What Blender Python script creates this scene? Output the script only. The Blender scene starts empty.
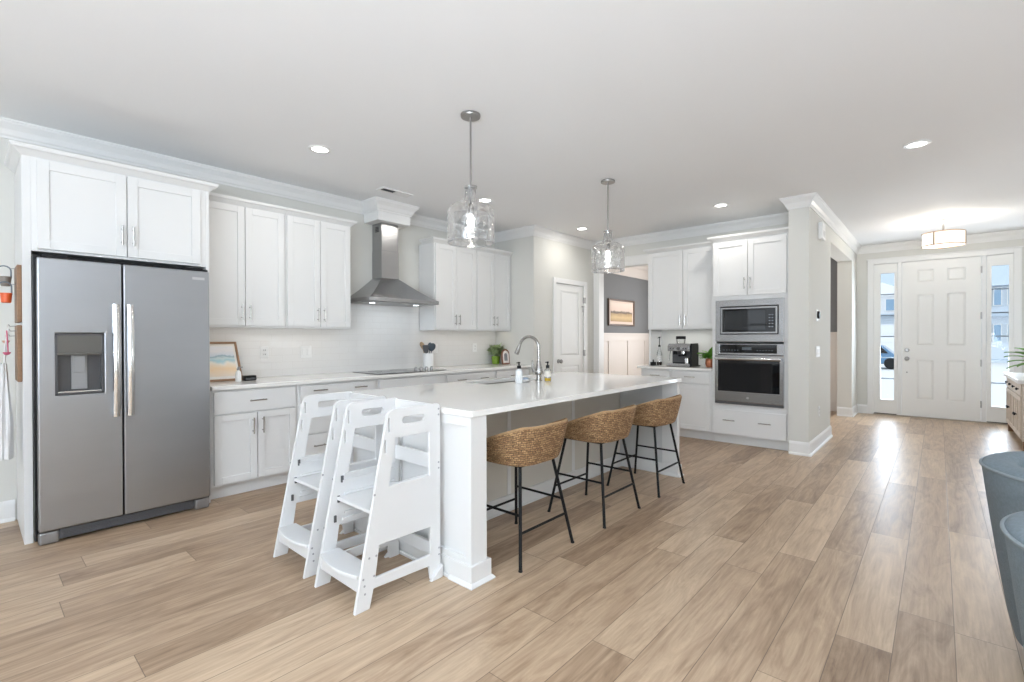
import bpy, bmesh, math, random
from math import sin, cos, pi, radians, tan
from mathutils import Vector, Matrix

sc = bpy.context.scene
COL = sc.collection
random.seed(4)

# ------------------------------------------------------------------ camera
CAM_H = 1.25
yaw, pitch, roll, FPX = radians(41.507), radians(-0.3585), radians(-0.1238), 482.05
_f = Vector((cos(yaw)*cos(pitch), sin(yaw)*cos(pitch), sin(pitch)))
_r = Vector((sin(yaw), -cos(yaw), 0)); _u = _r.cross(_f)
RT = _r*cos(roll) + _u*sin(roll); UP = _u*cos(roll) - _r*sin(roll)
cd = bpy.data.cameras.new('camera'); cam = bpy.data.objects.new('camera', cd); COL.objects.link(cam)
cd.sensor_width = 36.0; cd.lens = 36.0*FPX/1024; cd.clip_start = 0.05; cd.clip_end = 400
m = Matrix((RT, UP, -_f)).transposed().to_4x4(); m.translation = (0, 0, CAM_H)
cam.matrix_world = m
sc.camera = cam

# ------------------------------------------------------------------ world, exposure, daylight
sc.view_settings.view_transform = 'Standard'
sc.view_settings.look = 'None'
sc.view_settings.gamma = 1.0
sc.view_settings.use_curve_mapping = False
sc.view_settings.exposure = 0.20
w = bpy.data.worlds.new('daylight'); sc.world = w; w.use_nodes = True
bgn = w.node_tree.nodes['Background']
bgn.inputs[0].default_value = (0.86, 0.93, 1.0, 1); bgn.inputs[1].default_value = 1.6

def area(name, loc, direction, sx, sy, power, color=(1, 1, 1), shape='RECTANGLE', spread=pi):
    l = bpy.data.lights.new(name, 'AREA'); l.shape = shape; l.size = sx
    if shape == 'RECTANGLE': l.size_y = sy
    l.energy = power; l.color = color; l.spread = spread
    o = bpy.data.objects.new(name, l); COL.objects.link(o)
    o.location = loc
    o.rotation_euler = Vector(direction).to_track_quat('-Z', 'Y').to_euler()
    return o

DAY = (0.80, 0.915, 1.05)
# daylight coming in through the windows of the living side of the room and of the dining room, plus an added uplight
for xx in (-2.2, 5.2):
    area('daylight_south', (xx, -3.55, 1.2), (0, .45, 1), 1.6, 1.0, 22, (0.95, 0.97, 1.0))
area('daylight_fill_west', (-2.9, -0.9, 1.15), (.12, 0, 1), 1.2, 4.2, 450, DAY)  # added uplight that brightens the ceiling, not light from a window
area('daylight_fill_west', (-3.3, -0.3, 1.4), (1, 0, .6), 4.4, 1.3, 55, DAY)  # daylight of the west windows, tilted upward
area('daylight_dining', (9.70, 2.9, 1.5), (-1, 0, 0.1), 1.4, 1.5, 55, (.97, .98, 1))
for yy in (0.616, -0.656):
    area('daylight_entry', (9.74, yy, 1.27), (-1, 0, -0.12), 0.17, 2.0, 13, DAY)

# ------------------------------------------------------------------ materials
MATS = {}
def nodes_of(name):
    m = bpy.data.materials.new(name); m.use_nodes = True
    nt = m.node_tree; b = nt.nodes['Principled BSDF']
    return m, nt, b
def N(nt, t, **kw):
    n = nt.nodes.new(t)
    for k, v in kw.items(): setattr(n, k, v)
    return n
def mat(name, col, rough=0.5, metal=0.0, var=0.02, scale=6.0, bump=0.0, bscale=40.0, spec=0.5, stretch=None, coat=0.0):
    """plain surface with a slight procedural variation of its own colour and relief"""
    if name in MATS: return MATS[name]
    m, nt, b = nodes_of(name)
    b.inputs['Roughness'].default_value = rough; b.inputs['Metallic'].default_value = metal
    b.inputs['Specular IOR Level'].default_value = spec
    b.inputs['Coat Weight'].default_value = coat
    tc = N(nt, 'ShaderNodeTexCoord'); mp = N(nt, 'ShaderNodeMapping')
    nt.links.new(tc.outputs['Object'], mp.inputs[0])
    if stretch: mp.inputs['Scale'].default_value = stretch
    nz = N(nt, 'ShaderNodeTexNoise'); nz.inputs['Scale'].default_value = scale; nz.inputs['Detail'].default_value = 4
    nt.links.new(mp.outputs[0], nz.inputs['Vector'])
    mr = N(nt, 'ShaderNodeMapRange'); mr.inputs['To Min'].default_value = 1-var; mr.inputs['To Max'].default_value = 1+var
    nt.links.new(nz.outputs['Fac'], mr.inputs['Value'])
    mx = N(nt, 'ShaderNodeVectorMath', operation='SCALE'); mx.inputs[0].default_value = col[:3]
    nt.links.new(mr.outputs[0], mx.inputs['Scale']); nt.links.new(mx.outputs[0], b.inputs['Base Color'])
    if bump:
        n2 = N(nt, 'ShaderNodeTexNoise'); n2.inputs['Scale'].default_value = bscale; n2.inputs['Detail'].default_value = 3
        nt.links.new(mp.outputs[0], n2.inputs['Vector'])
        bp = N(nt, 'ShaderNodeBump'); bp.inputs['Strength'].default_value = bump; bp.inputs['Distance'].default_value = 0.01
        nt.links.new(n2.outputs['Fac'], bp.inputs['Height']); nt.links.new(bp.outputs[0], b.inputs['Normal'])
    MATS[name] = m
    return m
def emit(name, col, strength):
    if name in MATS: return MATS[name]
    m, nt, b = nodes_of(name)
    b.inputs['Base Color'].default_value = (*col, 1)
    b.inputs['Emission Color'].default_value = (*col, 1); b.inputs['Emission Strength'].default_value = strength
    MATS[name] = m; return m
def glassy(name, tint=(1, 1, 1), gloss=0.06, rough=0.02, bump=0.0, bscale=20, white=0.0):
    """thin glass: see-through with fresnel reflections"""
    m = bpy.data.materials.new(name); m.use_nodes = True; nt = m.node_tree
    nt.nodes.remove(nt.nodes['Principled BSDF']); out = nt.nodes['Material Output']
    tr = N(nt, 'ShaderNodeBsdfTransparent'); tr.inputs[0].default_value = (*tint, 1)
    gl = N(nt, 'ShaderNodeBsdfGlossy'); gl.inputs['Roughness'].default_value = rough
    lw = N(nt, 'ShaderNodeLayerWeight'); lw.inputs['Blend'].default_value = 0.25
    ma = N(nt, 'ShaderNodeMath', operation='MULTIPLY_ADD'); ma.inputs[1].default_value = 0.75; ma.inputs[2].default_value = gloss
    ma.use_clamp = True
    nt.links.new(lw.outputs['Fresnel'], ma.inputs[0])
    fac = ma.outputs[0]
    if white:
        tcm = N(nt, 'ShaderNodeTexCoord'); vo = N(nt, 'ShaderNodeTexNoise'); vo.inputs['Scale'].default_value = 26; vo.inputs['Detail'].default_value = 2; vo.inputs['Distortion'].default_value = 1.2
        nt.links.new(tcm.outputs['Object'], vo.inputs['Vector'])
        mm = N(nt, 'ShaderNodeMapRange'); mm.inputs['From Min'].default_value = .46; mm.inputs['From Max'].default_value = .62; mm.inputs['To Max'].default_value = .48
        nt.links.new(vo.outputs['Fac'], mm.inputs['Value'])
        ad = N(nt, 'ShaderNodeMath', operation='ADD'); ad.use_clamp = True
        nt.links.new(fac, ad.inputs[0]); nt.links.new(mm.outputs[0], ad.inputs[1]); fac = ad.outputs[0]
    mx = N(nt, 'ShaderNodeMixShader')
    last = gl.outputs[0]
    if white:
        df = N(nt, 'ShaderNodeBsdfTranslucent'); df.inputs[0].default_value = (0.9, 0.9, 0.9, 1)
        m3 = N(nt, 'ShaderNodeMixShader'); m3.inputs[0].default_value = white
        nt.links.new(gl.outputs[0], m3.inputs[1]); nt.links.new(df.outputs[0], m3.inputs[2]); last = m3.outputs[0]
    nt.links.new(fac, mx.inputs[0]); nt.links.new(tr.outputs[0], mx.inputs[1]); nt.links.new(last, mx.inputs[2])
    nt.links.new(mx.outputs[0], out.inputs[0])
    if bump:
        tc = N(nt, 'ShaderNodeTexCoord'); v = N(nt, 'ShaderNodeTexVoronoi'); v.inputs['Scale'].default_value = bscale
        v.feature = 'SMOOTH_F1'
        nt.links.new(tc.outputs['Object'], v.inputs['Vector'])
        bp = N(nt, 'ShaderNodeBump'); bp.inputs['Strength'].default_value = bump; bp.inputs['Distance'].default_value = 0.03
        nt.links.new(v.outputs['Distance'], bp.inputs['Height'])
        nt.links.new(bp.outputs[0], gl.inputs['Normal']); nt.links.new(bp.outputs[0], lw.inputs['Normal'])
    MATS[name] = m; return m

CAB = mat('cabinet_paint', (0.775, 0.775, 0.765), 0.38, var=0.01)
WALLM = mat('wall_paint', (0.69, 0.685, 0.645), 0.75, var=0.012, scale=2, bump=0.03, bscale=120)
CEILM = mat('ceiling_paint', (0.90, 0.91, 0.92), 0.85, var=0.012, scale=1.5, bump=0.03, bscale=90)
TRIM = mat('trim_paint', (0.80, 0.80, 0.79), 0.35, var=0.008)
DOORM = mat('door_paint', (0.82, 0.82, 0.80), 0.4, var=0.008)
TOWERM = mat('tower_paint', (0.755, 0.755, 0.75), 0.4, var=0.008)
GREYM = mat('dining_paint', (0.185, 0.187, 0.190), 0.75, var=0.02)
WAINS = mat('wainscot_paint', (0.70, 0.64, 0.59), 0.5, var=0.01)
QUARTZ = mat('white_quartz', (0.87, 0.86, 0.83), 0.10, var=0.02, scale=5)
STEEL = mat('brushed_steel', (0.40, 0.40, 0.405), 0.27, 1.0, var=0.06, scale=3, stretch=(1, 1, 60), bump=0.015, bscale=8)
FRIDGE = mat('fridge_steel', (0.415, 0.43, 0.455), 0.34, 1.0, var=0.06, scale=2.2, stretch=(0.7, 1, 3.0), bump=0.16, bscale=2.2)
NICKEL = mat('brushed_nickel', (0.44, 0.43, 0.41), 0.25, 1.0, var=0.03)
DARKNICKEL = mat('satin_nickel', (0.36, 0.35, 0.34), 0.3, 1.0, var=0.03)
CHROME = mat('bright_steel', (0.72, 0.72, 0.72), 0.14, 1.0, var=0.02)
BLACK = mat('black_plastic', (0.010, 0.010, 0.011), 0.4, var=0.05, spec=0.25)
BLKGLASS = mat('black_glass', (0.006, 0.007, 0.009), 0.05, var=0.02)
BLKMETAL = mat('black_metal', (0.008, 0.008, 0.009), 0.5, 0.0, var=0.05, spec=0.25)
DKGREY = mat('dark_grey_plastic', (0.09, 0.09, 0.095), 0.45, var=0.05)
MIDGREY = mat('grey_plastic', (0.30, 0.30, 0.30), 0.4, var=0.05)
WHITEP = mat('white_plastic', (0.82, 0.82, 0.81), 0.35, var=0.01)
CERAM = mat('white_ceramic', (0.84, 0.84, 0.83), 0.25, var=0.01)
WOODDK = mat('dark_wood', (0.10, 0.055, 0.03), 0.45, var=0.25, scale=6, stretch=(1, 8, 8))
WOODMID = mat('mid_wood', (0.27, 0.155, 0.085), 0.5, var=0.25, scale=6, stretch=(2, 2, 12))
WOODLT = mat('light_wood', (0.42, 0.29, 0.17), 0.5, var=0.2, scale=8, stretch=(2, 2, 12))
GREEN = mat('leaf_green', (0.15, 0.36, 0.045), 0.5, var=0.3, scale=30)
SAGE = mat('succulent_green', (0.36, 0.46, 0.22), 0.55, var=0.3, scale=30)
LIME = mat('lime_pot', (0.19, 0.32, 0.03), 0.4, var=0.05)
COPPER = mat('copper_pot', (0.42, 0.15, 0.075), 0.35, 0.5, var=0.6, scale=60)
SOIL = mat('soil', (0.05, 0.035, 0.025), 0.9, var=0.3, scale=50)
FABRIC = mat('blue_grey_fabric', (0.19, 0.235, 0.265), 0.9, var=0.22, scale=90, bump=0.25, bscale=260)
PIPING = mat('grey_piping', (0.25, 0.29, 0.31), 0.85, var=0.15, scale=80)
CLOTH = mat('white_cotton', (0.80, 0.80, 0.80), 0.9, var=0.04, bump=0.2, bscale=150)
ORANGE = mat('orange_enamel', (0.72, 0.12, 0.03), 0.35, var=0.05)
PINK = mat('pink_plastic', (0.62, 0.12, 0.22), 0.4, var=0.05)
PEACH = mat('peach_plastic', (0.68, 0.40, 0.30), 0.4, var=0.05)
TAUPE = mat('taupe_enamel', (0.22, 0.19, 0.16), 0.4, var=0.05)
YELLOW = mat('yellow_soap', (0.72, 0.47, 0.02), 0.15, var=0.03)
UTENB = mat('slate_silicone', (0.045, 0.065, 0.085), 0.5, var=0.08)
SINKM = mat('sink_steel', (0.42, 0.40, 0.38), 0.35, 1.0, var=0.05)
CLEAR = glassy('clear_glass', (0.98, 0.99, 0.99), 0.04, 0.01)
PENDG = glassy('hammered_glass', (0.90, 0.905, 0.91), 0.07, 0.10, bump=0.12, bscale=24, white=0.38)
PANE = glassy('window_glass', (0.97, 0.99, 1.0), -0.008, 0.0)
BULB = emit('bulb_glow', (1.0, 0.97, 0.92), 10)
CANGLOW = emit('downlight_glow', (1.0, 0.98, 0.95), 9)
SHADE = emit('lit_fabric_shade', (1.0, 0.95, 0.87), 0.42)

def floor_material():
    m, nt, b = nodes_of('oak_planks')
    L = nt.links.new
    geo = N(nt, 'ShaderNodeNewGeometry'); sx = N(nt, 'ShaderNodeSeparateXYZ'); L(geo.outputs['Position'], sx.inputs[0])
    def M(op, a, bb=None, c=None):
        n = N(nt, 'ShaderNodeMath', operation=op)
        for i, v in enumerate((a, bb, c)):
            if v is None: continue
            if isinstance(v, (int, float)): n.inputs[i].default_value = v
            else: L(v, n.inputs[i])
        return n.outputs[0]
    PW, PL = 0.187, 1.42
    yy = M('DIVIDE', M('ADD', sx.outputs['Y'], 20*PW+0.053), PW)
    row = M('FLOOR', yy)
    wr = N(nt, 'ShaderNodeTexWhiteNoise', noise_dimensions='1D'); L(row, wr.inputs['W'])
    xx = M('ADD', M('DIVIDE', sx.outputs['X'], PL), M('MULTIPLY', wr.outputs['Value'], 7.3))
    colm = M('FLOOR', xx)
    cmb = N(nt, 'ShaderNodeCombineXYZ'); L(row, cmb.inputs[0]); L(colm, cmb.inputs[1])
    wn = N(nt, 'ShaderNodeTexWhiteNoise', noise_dimensions='2D'); L(cmb.outputs[0], wn.inputs['Vector'])
    fy = M('FRACT', yy); fx = M('FRACT', xx)
    ey = M('MULTIPLY', M('MINIMUM', fy, M('SUBTRACT', 1.0, fy)), PW)
    ex = M('MULTIPLY', M('MINIMUM', fx, M('SUBTRACT', 1.0, fx)), PL)
    edge = M('MINIMUM', ey, ex)
    seam = N(nt, 'ShaderNodeMapRange'); L(edge, seam.inputs['Value'])
    seam.inputs['From Min'].default_value = 0.0004; seam.inputs['From Max'].default_value = 0.0022
    # grain, offset per plank
    off = N(nt, 'ShaderNodeVectorMath', operation='SCALE'); L(wn.outputs['Color'], off.inputs[0]); off.inputs['Scale'].default_value = 37
    add = N(nt, 'ShaderNodeVectorMath', operation='ADD'); L(geo.outputs['Position'], add.inputs[0]); L(off.outputs[0], add.inputs[1])
    mp = N(nt, 'ShaderNodeMapping'); mp.inputs['Scale'].default_value = (0.9, 5.5, 1); L(add.outputs[0], mp.inputs[0])
    n1 = N(nt, 'ShaderNodeTexNoise'); n1.inputs['Scale'].default_value = 2.0; n1.inputs['Detail'].default_value = 7; n1.inputs['Roughness'].default_value = 0.62
    n1.inputs['Distortion'].default_value = 1.8
    L(mp.outputs[0], n1.inputs['Vector'])
    mp2 = N(nt, 'ShaderNodeMapping'); mp2.inputs['Scale'].default_value = (5.0, 95.0, 1); L(add.outputs[0], mp2.inputs[0])
    n2 = N(nt, 'ShaderNodeTexNoise'); n2.inputs['Scale'].default_value = 1.0; n2.inputs['Detail'].default_value = 3; L(mp2.outputs[0], n2.inputs['Vector'])
    g = M('ADD', M('MULTIPLY', n1.outputs['Fac'], 0.95), M('MULTIPLY', n2.outputs['Fac'], 0.38))
    fac = M('ADD', M('MULTIPLY', M('SUBTRACT', g, 0.665), 1.45), M('MULTIPLY', M('SUBTRACT', wn.outputs['Value'], 0.5), 0.55))
    fac = M('ADD', fac, 0.5)
    cr = N(nt, 'ShaderNodeValToRGB'); L(fac, cr.inputs[0])
    e = cr.color_ramp.elements
    e[0].position = 0.0; e[0].color = (0.20, 0.124, 0.073, 1)
    e[1].position = 1.0; e[1].color = (0.62, 0.47, 0.325, 1)
    k = e.new(0.5); k.color = (0.42, 0.295, 0.195, 1)
    mx = N(nt, 'ShaderNodeMix', data_type='RGBA'); mx.inputs[6].default_value = (0.15, 0.10, 0.066, 1)
    L(seam.outputs[0], mx.inputs[0]); L(cr.outputs[0], mx.inputs[7]); L(mx.outputs[2], b.inputs['Base Color'])
    rr = N(nt, 'ShaderNodeMapRange'); rr.inputs['To Min'].default_value = 0.29; rr.inputs['To Max'].default_value = 0.42
    L(n1.outputs['Fac'], rr.inputs['Value']); L(rr.outputs[0], b.inputs['Roughness'])
    bp = N(nt, 'ShaderNodeBump'); bp.inputs['Strength'].default_value = 0.25; bp.inputs['Distance'].default_value = 0.002
    hh = M('ADD', M('MULTIPLY', seam.outputs[0], 0.8), M('MULTIPLY', n2.outputs['Fac'], 0.15)); L(hh, bp.inputs['Height'])
    L(bp.outputs[0], b.inputs['Normal'])
    b.inputs['Specular IOR Level'].default_value = 0.45
    return m
FLOORM = floor_material()

def tile_material():
    m, nt, b = nodes_of('subway_tile')
    L = nt.links.new
    geo = N(nt, 'ShaderNodeNewGeometry'); sx = N(nt, 'ShaderNodeSeparateXYZ'); L(geo.outputs['Position'], sx.inputs[0])
    s = N(nt, 'ShaderNodeMath', operation='ADD'); L(sx.outputs['X'], s.inputs[0]); L(sx.outputs['Y'], s.inputs[1])
    c = N(nt, 'ShaderNodeCombineXYZ'); L(s.outputs[0], c.inputs[0]); L(sx.outputs['Z'], c.inputs[1])
    br = N(nt, 'ShaderNodeTexBrick'); L(c.outputs[0], br.inputs['Vector'])
    br.inputs['Color1'].default_value = (0.76, 0.75, 0.73, 1); br.inputs['Color2'].default_value = (0.775, 0.765, 0.745, 1)
    br.inputs['Mortar'].default_value = (0.725, 0.71, 0.685, 1)
    br.inputs['Scale'].default_value = 1.0; br.inputs['Brick Width'].default_value = 0.20; br.inputs['Row Height'].default_value = 0.068
    br.inputs['Mortar Size'].default_value = 0.0018
    L(br.outputs['Color'], b.inputs['Base Color']); b.inputs['Roughness'].default_value = 0.18
    bp = N(nt, 'ShaderNodeBump'); bp.inputs['Strength'].default_value = 0.3; bp.inputs['Distance'].default_value = 0.003; bp.invert = True
    L(br.outputs['Fac'], bp.inputs['Height']); L(bp.outputs[0], b.inputs['Normal'])
    return m
TILE = tile_material()

def weave_material():
    m, nt, b = nodes_of('woven_seagrass')
    L = nt.links.new
    uv = N(nt, 'ShaderNodeTexCoord')
    dn = N(nt, 'ShaderNodeTexNoise'); dn.inputs['Scale'].default_value = 38; dn.inputs['Detail'].default_value = 2; L(uv.outputs['UV'], dn.inputs['Vector'])
    ds = N(nt, 'ShaderNodeVectorMath', operation='MULTIPLY_ADD'); ds.inputs[1].default_value = (.03, .011, 0); L(dn.outputs['Color'], ds.inputs[0]); L(uv.outputs['UV'], ds.inputs[2])
    mp = N(nt, 'ShaderNodeMapping'); L(ds.outputs[0], mp.inputs[0])
    br = N(nt, 'ShaderNodeTexBrick'); L(mp.outputs[0], br.inputs['Vector'])
    br.inputs['Color1'].default_value = (0.29, 0.16, 0.075, 1); br.inputs['Color2'].default_value = (0.52, 0.325, 0.165, 1)
    br.inputs['Mortar'].default_value = (0.055, 0.027, 0.011, 1)
    br.inputs['Scale'].default_value = 1.0; br.inputs['Brick Width'].default_value = 0.030; br.inputs['Row Height'].default_value = 0.0130
    br.inputs['Mortar Size'].default_value = 0.0022; br.inputs['Mortar Smooth'].default_value = 1.0; br.inputs['Bias'].default_value = -0.05
    nz = N(nt, 'ShaderNodeTexNoise'); nz.inputs['Scale'].default_value = 110; nz.inputs['Detail'].default_value = 4; L(uv.outputs['UV'], nz.inputs['Vector'])
    mr = N(nt, 'ShaderNodeMapRange'); mr.inputs['From Min'].default_value = .3; mr.inputs['From Max'].default_value = .7
    mr.inputs['To Min'].default_value = .45; mr.inputs['To Max'].default_value = 1.5; L(nz.outputs['Fac'], mr.inputs['Value'])
    vm = N(nt, 'ShaderNodeVectorMath', operation='SCALE'); L(br.outputs['Color'], vm.inputs[0]); L(mr.outputs[0], vm.inputs['Scale'])
    L(vm.outputs[0], b.inputs['Base Color']); b.inputs['Roughness'].default_value = 0.7
    bp = N(nt, 'ShaderNodeBump'); bp.inputs['Strength'].default_value = 0.8; bp.inputs['Distance'].default_value = 0.006; bp.invert = True
    L(br.outputs['Fac'], bp.inputs['Height']); L(bp.outputs[0], b.inputs['Normal'])
    return m
WEAVE = weave_material()

def painting_material(name, axis, z0, z1, bands, nscale=6, amp=0.25):
    """a little landscape print: irregular colour bands from bottom to top, in the object's own coordinates"""
    m, nt, b = nodes_of(name); L = nt.links.new
    tc = N(nt, 'ShaderNodeTexCoord'); sx = N(nt, 'ShaderNodeSeparateXYZ'); L(tc.outputs['UV'], sx.inputs[0])
    nz = N(nt, 'ShaderNodeTexNoise'); nz.inputs['Scale'].default_value = nscale; nz.inputs['Detail'].default_value = 5
    L(tc.outputs['UV'], nz.inputs['Vector'])
    a = N(nt, 'ShaderNodeMath', operation='MULTIPLY_ADD'); L(nz.outputs['Fac'], a.inputs[0]); a.inputs[1].default_value = amp; L(sx.outputs['Y'], a.inputs[2])
    s = N(nt, 'ShaderNodeMath', operation='SUBTRACT'); L(a.outputs[0], s.inputs[0]); s.inputs[1].default_value = amp*0.5
    cr = N(nt, 'ShaderNodeValToRGB'); L(s.outputs[0], cr.inputs[0])
    els = cr.color_ramp.elements
    while len(els) > 1: els.remove(els[-1])
    els[0].position = bands[0][0]; els[0].color = (*bands[0][1], 1)
    for p, c in bands[1:]:
        k = els.new(p); k.color = (*c, 1)
    L(cr.outputs[0], b.inputs['Base Color']); b.inputs['Roughness'].default_value = 0.6
    MATS[name] = m
    return m
ART_FIELD = painting_material('field_print', 'x', 0, 1, [(0.0, (.42, .27, .12)), (.22, (.60, .42, .20)), (.40, (.45, .29, .13)), (.47, (.13, .09, .06)), (.54, (.25, .19, .14)), (.58, (.72, .55, .45)), (1.0, (.80, .66, .56))], 5, .22)
ART_SHORE = painting_material('shore_print', 'x', 0, 1, [(0.0, (.80, .70, .60)), (.25, (.82, .62, .40)), (.42, (.80, .74, .66)), (.52, (.38, .60, .66)), (.60, (.62, .72, .74)), (.66, (.30, .45, .52)), (.70, (.66, .72, .80)), (.85, (.78, .78, .80)), (1.0, (.75, .77, .82))], 3.5, .30)


# ------------------------------------------------------------------ mesh helpers
class MB:
    def __init__(s): s.bm = bmesh.new(); s.uv = None
    def box(s, x0, x1, y0, y1, z0, z1, M=None):
        vs = [(x, y, z) for x in (x0, x1) for y in (y0, y1) for z in (z0, z1)]
        if M: vs = [M(*v) for v in vs]
        v = [s.bm.verts.new(p) for p in vs]
        for f in ((0, 1, 3, 2), (4, 6, 7, 5), (0, 4, 5, 1), (2, 3, 7, 6), (0, 2, 6, 4), (1, 5, 7, 3)):
            s.bm.faces.new([v[i] for i in f])
        return s
    def tube(s, pts, r, n=10, cap=True, closed=False):
        pts = [Vector(p) for p in pts]; rs = r if isinstance(r, (list, tuple)) else [r]*len(pts)
        k = len(pts); rings = []
        prev = None
        for i, p in enumerate(pts):
            if closed: t = pts[(i+1) % k]-pts[i-1]
            else: t = (pts[min(i+1, k-1)]-pts[max(i-1, 0)])
            t.normalize()
            if prev is None:
                a = Vector((0, 0, 1)) if abs(t.z) < .9 else Vector((1, 0, 0))
                u = t.cross(a).normalized()
            else:
                u = (prev-t*prev.dot(t)).normalized()
            prev = u; v = t.cross(u)
            rings.append([s.bm.verts.new(p+(u*cos(2*pi*j/n)+v*sin(2*pi*j/n))*rs[i]) for j in range(n)])
        for i in range(k if closed else k-1):
            A, B = rings[i], rings[(i+1) % k]
            for j in range(n): s.bm.faces.new((A[j], A[(j+1) % n], B[(j+1) % n], B[j]))
        if cap and not closed:
            s.bm.faces.new(rings[0][::-1]); s.bm.faces.new(rings[-1])
        return s
    def rod(s, a, b, r, n=10): return s.tube([a, b], r, n)
    def lathe(s, prof, c=(0, 0, 0), n=24, cap=True, sxy=(1, 1)):
        """prof: list of (radius, z) from bottom to top"""
        rings = [[s.bm.verts.new((c[0]+max(r, 1e-4)*cos(2*pi*j/n)*sxy[0], c[1]+max(r, 1e-4)*sin(2*pi*j/n)*sxy[1], c[2]+z)) for j in range(n)] for r, z in prof]
        for A, B in zip(rings, rings[1:]):
            for j in range(n): s.bm.faces.new((A[j], A[(j+1) % n], B[(j+1) % n], B[j]))
        if cap:
            s.bm.faces.new(rings[0][::-1]); s.bm.faces.new(rings[-1])
        return s
    def prism(s, poly, a0, a1, M):
        """polygon of (u,v) extruded from a0 to a1 along the third axis; M(u,v,a)->xyz"""
        A = [s.bm.verts.new(M(u, v, a0)) for u, v in poly]; B = [s.bm.verts.new(M(u, v, a1)) for u, v in poly]
        s.bm.faces.new(A[::-1]); s.bm.faces.new(B)
        for i in range(len(poly)):
            j = (i+1) % len(poly); s.bm.faces.new((A[i], A[j], B[j], B[i]))
        return s
    def plate(s, outer, holes, a0, a1, M):
        """flat plate with holes, extruded: M(u,v,a)->xyz"""
        b2 = bmesh.new(); loops = []
        for lp in [outer]+holes:
            vs = [b2.verts.new((u, v, 0)) for u, v in lp]
            loops.append([b2.edges.new((vs[i], vs[(i+1) % len(vs)])) for i in range(len(vs))])
        bmesh.ops.triangle_fill(b2, edges=[e for l in loops for e in l], use_beauty=True)
        b2.verts.ensure_lookup_table(); b2.verts.index_update()
        P = [(v.co.x, v.co.y) for v in b2.verts]
        A = [s.bm.verts.new(M(u, v, a0)) for u, v in P]; B = [s.bm.verts.new(M(u, v, a1)) for u, v in P]
        for f in b2.faces:
            ix = [v.index for v in f.verts]
            s.bm.faces.new([A[i] for i in ix][::-1]); s.bm.faces.new([B[i] for i in ix])
        for e in b2.edges:
            if len(e.link_faces) == 1:
                i, j = e.verts[0].index, e.verts[1].index
                s.bm.faces.new((A[i], A[j], B[j], B[i]))
        b2.free()
        return s
    def sweep(s, prof, path, z0=0, closed=False):
        """profile (offset to the right of travel, z) swept along a plan path with mitred corners"""
        P = [Vector((p[0], p[1])) for p in path]; k = len(P); rings = []
        for i in range(k):
            d0 = (P[i]-P[i-1]).normalized() if (i > 0 or closed) else None
            d1 = (P[(i+1) % k]-P[i]).normalized() if (i < k-1 or closed) else None
            if d0 is None: d0 = d1
            if d1 is None: d1 = d0
            n0 = Vector((d0.y, -d0.x)); n1 = Vector((d1.y, -d1.x))
            mm = (n0+n1); mm = mm/(1+n0.dot(n1))
            rings.append([s.bm.verts.new((P[i].x+mm.x*o, P[i].y+mm.y*o, z0+z)) for o, z in prof])
        q = len(prof)
        for i in range(k if closed else k-1):
            A, B = rings[i], rings[(i+1) % k]
            for j in range(q): s.bm.faces.new((A[j], A[(j+1) % q], B[(j+1) % q], B[j]))
        if not closed:
            s.bm.faces.new(rings[0][::-1]); s.bm.faces.new(rings[-1])
        return s
    def leaf(s, base, tip, width, up=Vector((0, 0, 1)), bend=0.15):
        b, t = Vector(base), Vector(tip); d = t-b; L = d.length
        side = d.cross(up)
        if side.length < 1e-5: side = Vector((1, 0, 0))
        side.normalize(); nn = side.cross(d).normalized()
        prof = [(0, .12), (.3, .9), (.6, .95), (.85, .55), (1, .03)]
        ra = []
        for q, wd in prof:
            c = b+d*q-nn*(bend*L*q*q)
            ra.append([s.bm.verts.new(c-side*width*wd*.5+nn*width*.12), s.bm.verts.new(c), s.bm.verts.new(c+side*width*wd*.5+nn*width*.12)])
        for A, B in zip(ra, ra[1:]):
            s.bm.faces.new((A[0], A[1], B[1], B[0])); s.bm.faces.new((A[1], A[2], B[2], B[1]))
        return s
    def build(s, name, material, parent=None, bevel=0.0, smooth=False, seg=2, origin=None, ang=35):
        bm = s.bm
        bmesh.ops.recalc_face_normals(bm, faces=bm.faces[:])
        off = Vector((0, 0, 0)); p = parent
        while p is not None: off += p.location; p = p.parent
        if origin: off = off + Vector(origin)
        if off.length: bmesh.ops.translate(bm, verts=bm.verts[:], vec=-off)
        me = bpy.data.meshes.new(name); bm.to_mesh(me); bm.free()
        me.materials.append(material)
        o = bpy.data.objects.new(name, me); COL.objects.link(o)
        if origin: o.location = origin
        if parent is not None: o.parent = parent
        if smooth:
            for f in me.polygons: f.use_smooth = True
            me.set_sharp_from_angle(angle=radians(ang))
        if bevel:
            b = o.modifiers.new('edge', 'BEVEL'); b.width = bevel; b.segments = seg; b.limit_method = 'ANGLE'; b.angle_limit = radians(40)
        return o

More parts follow.
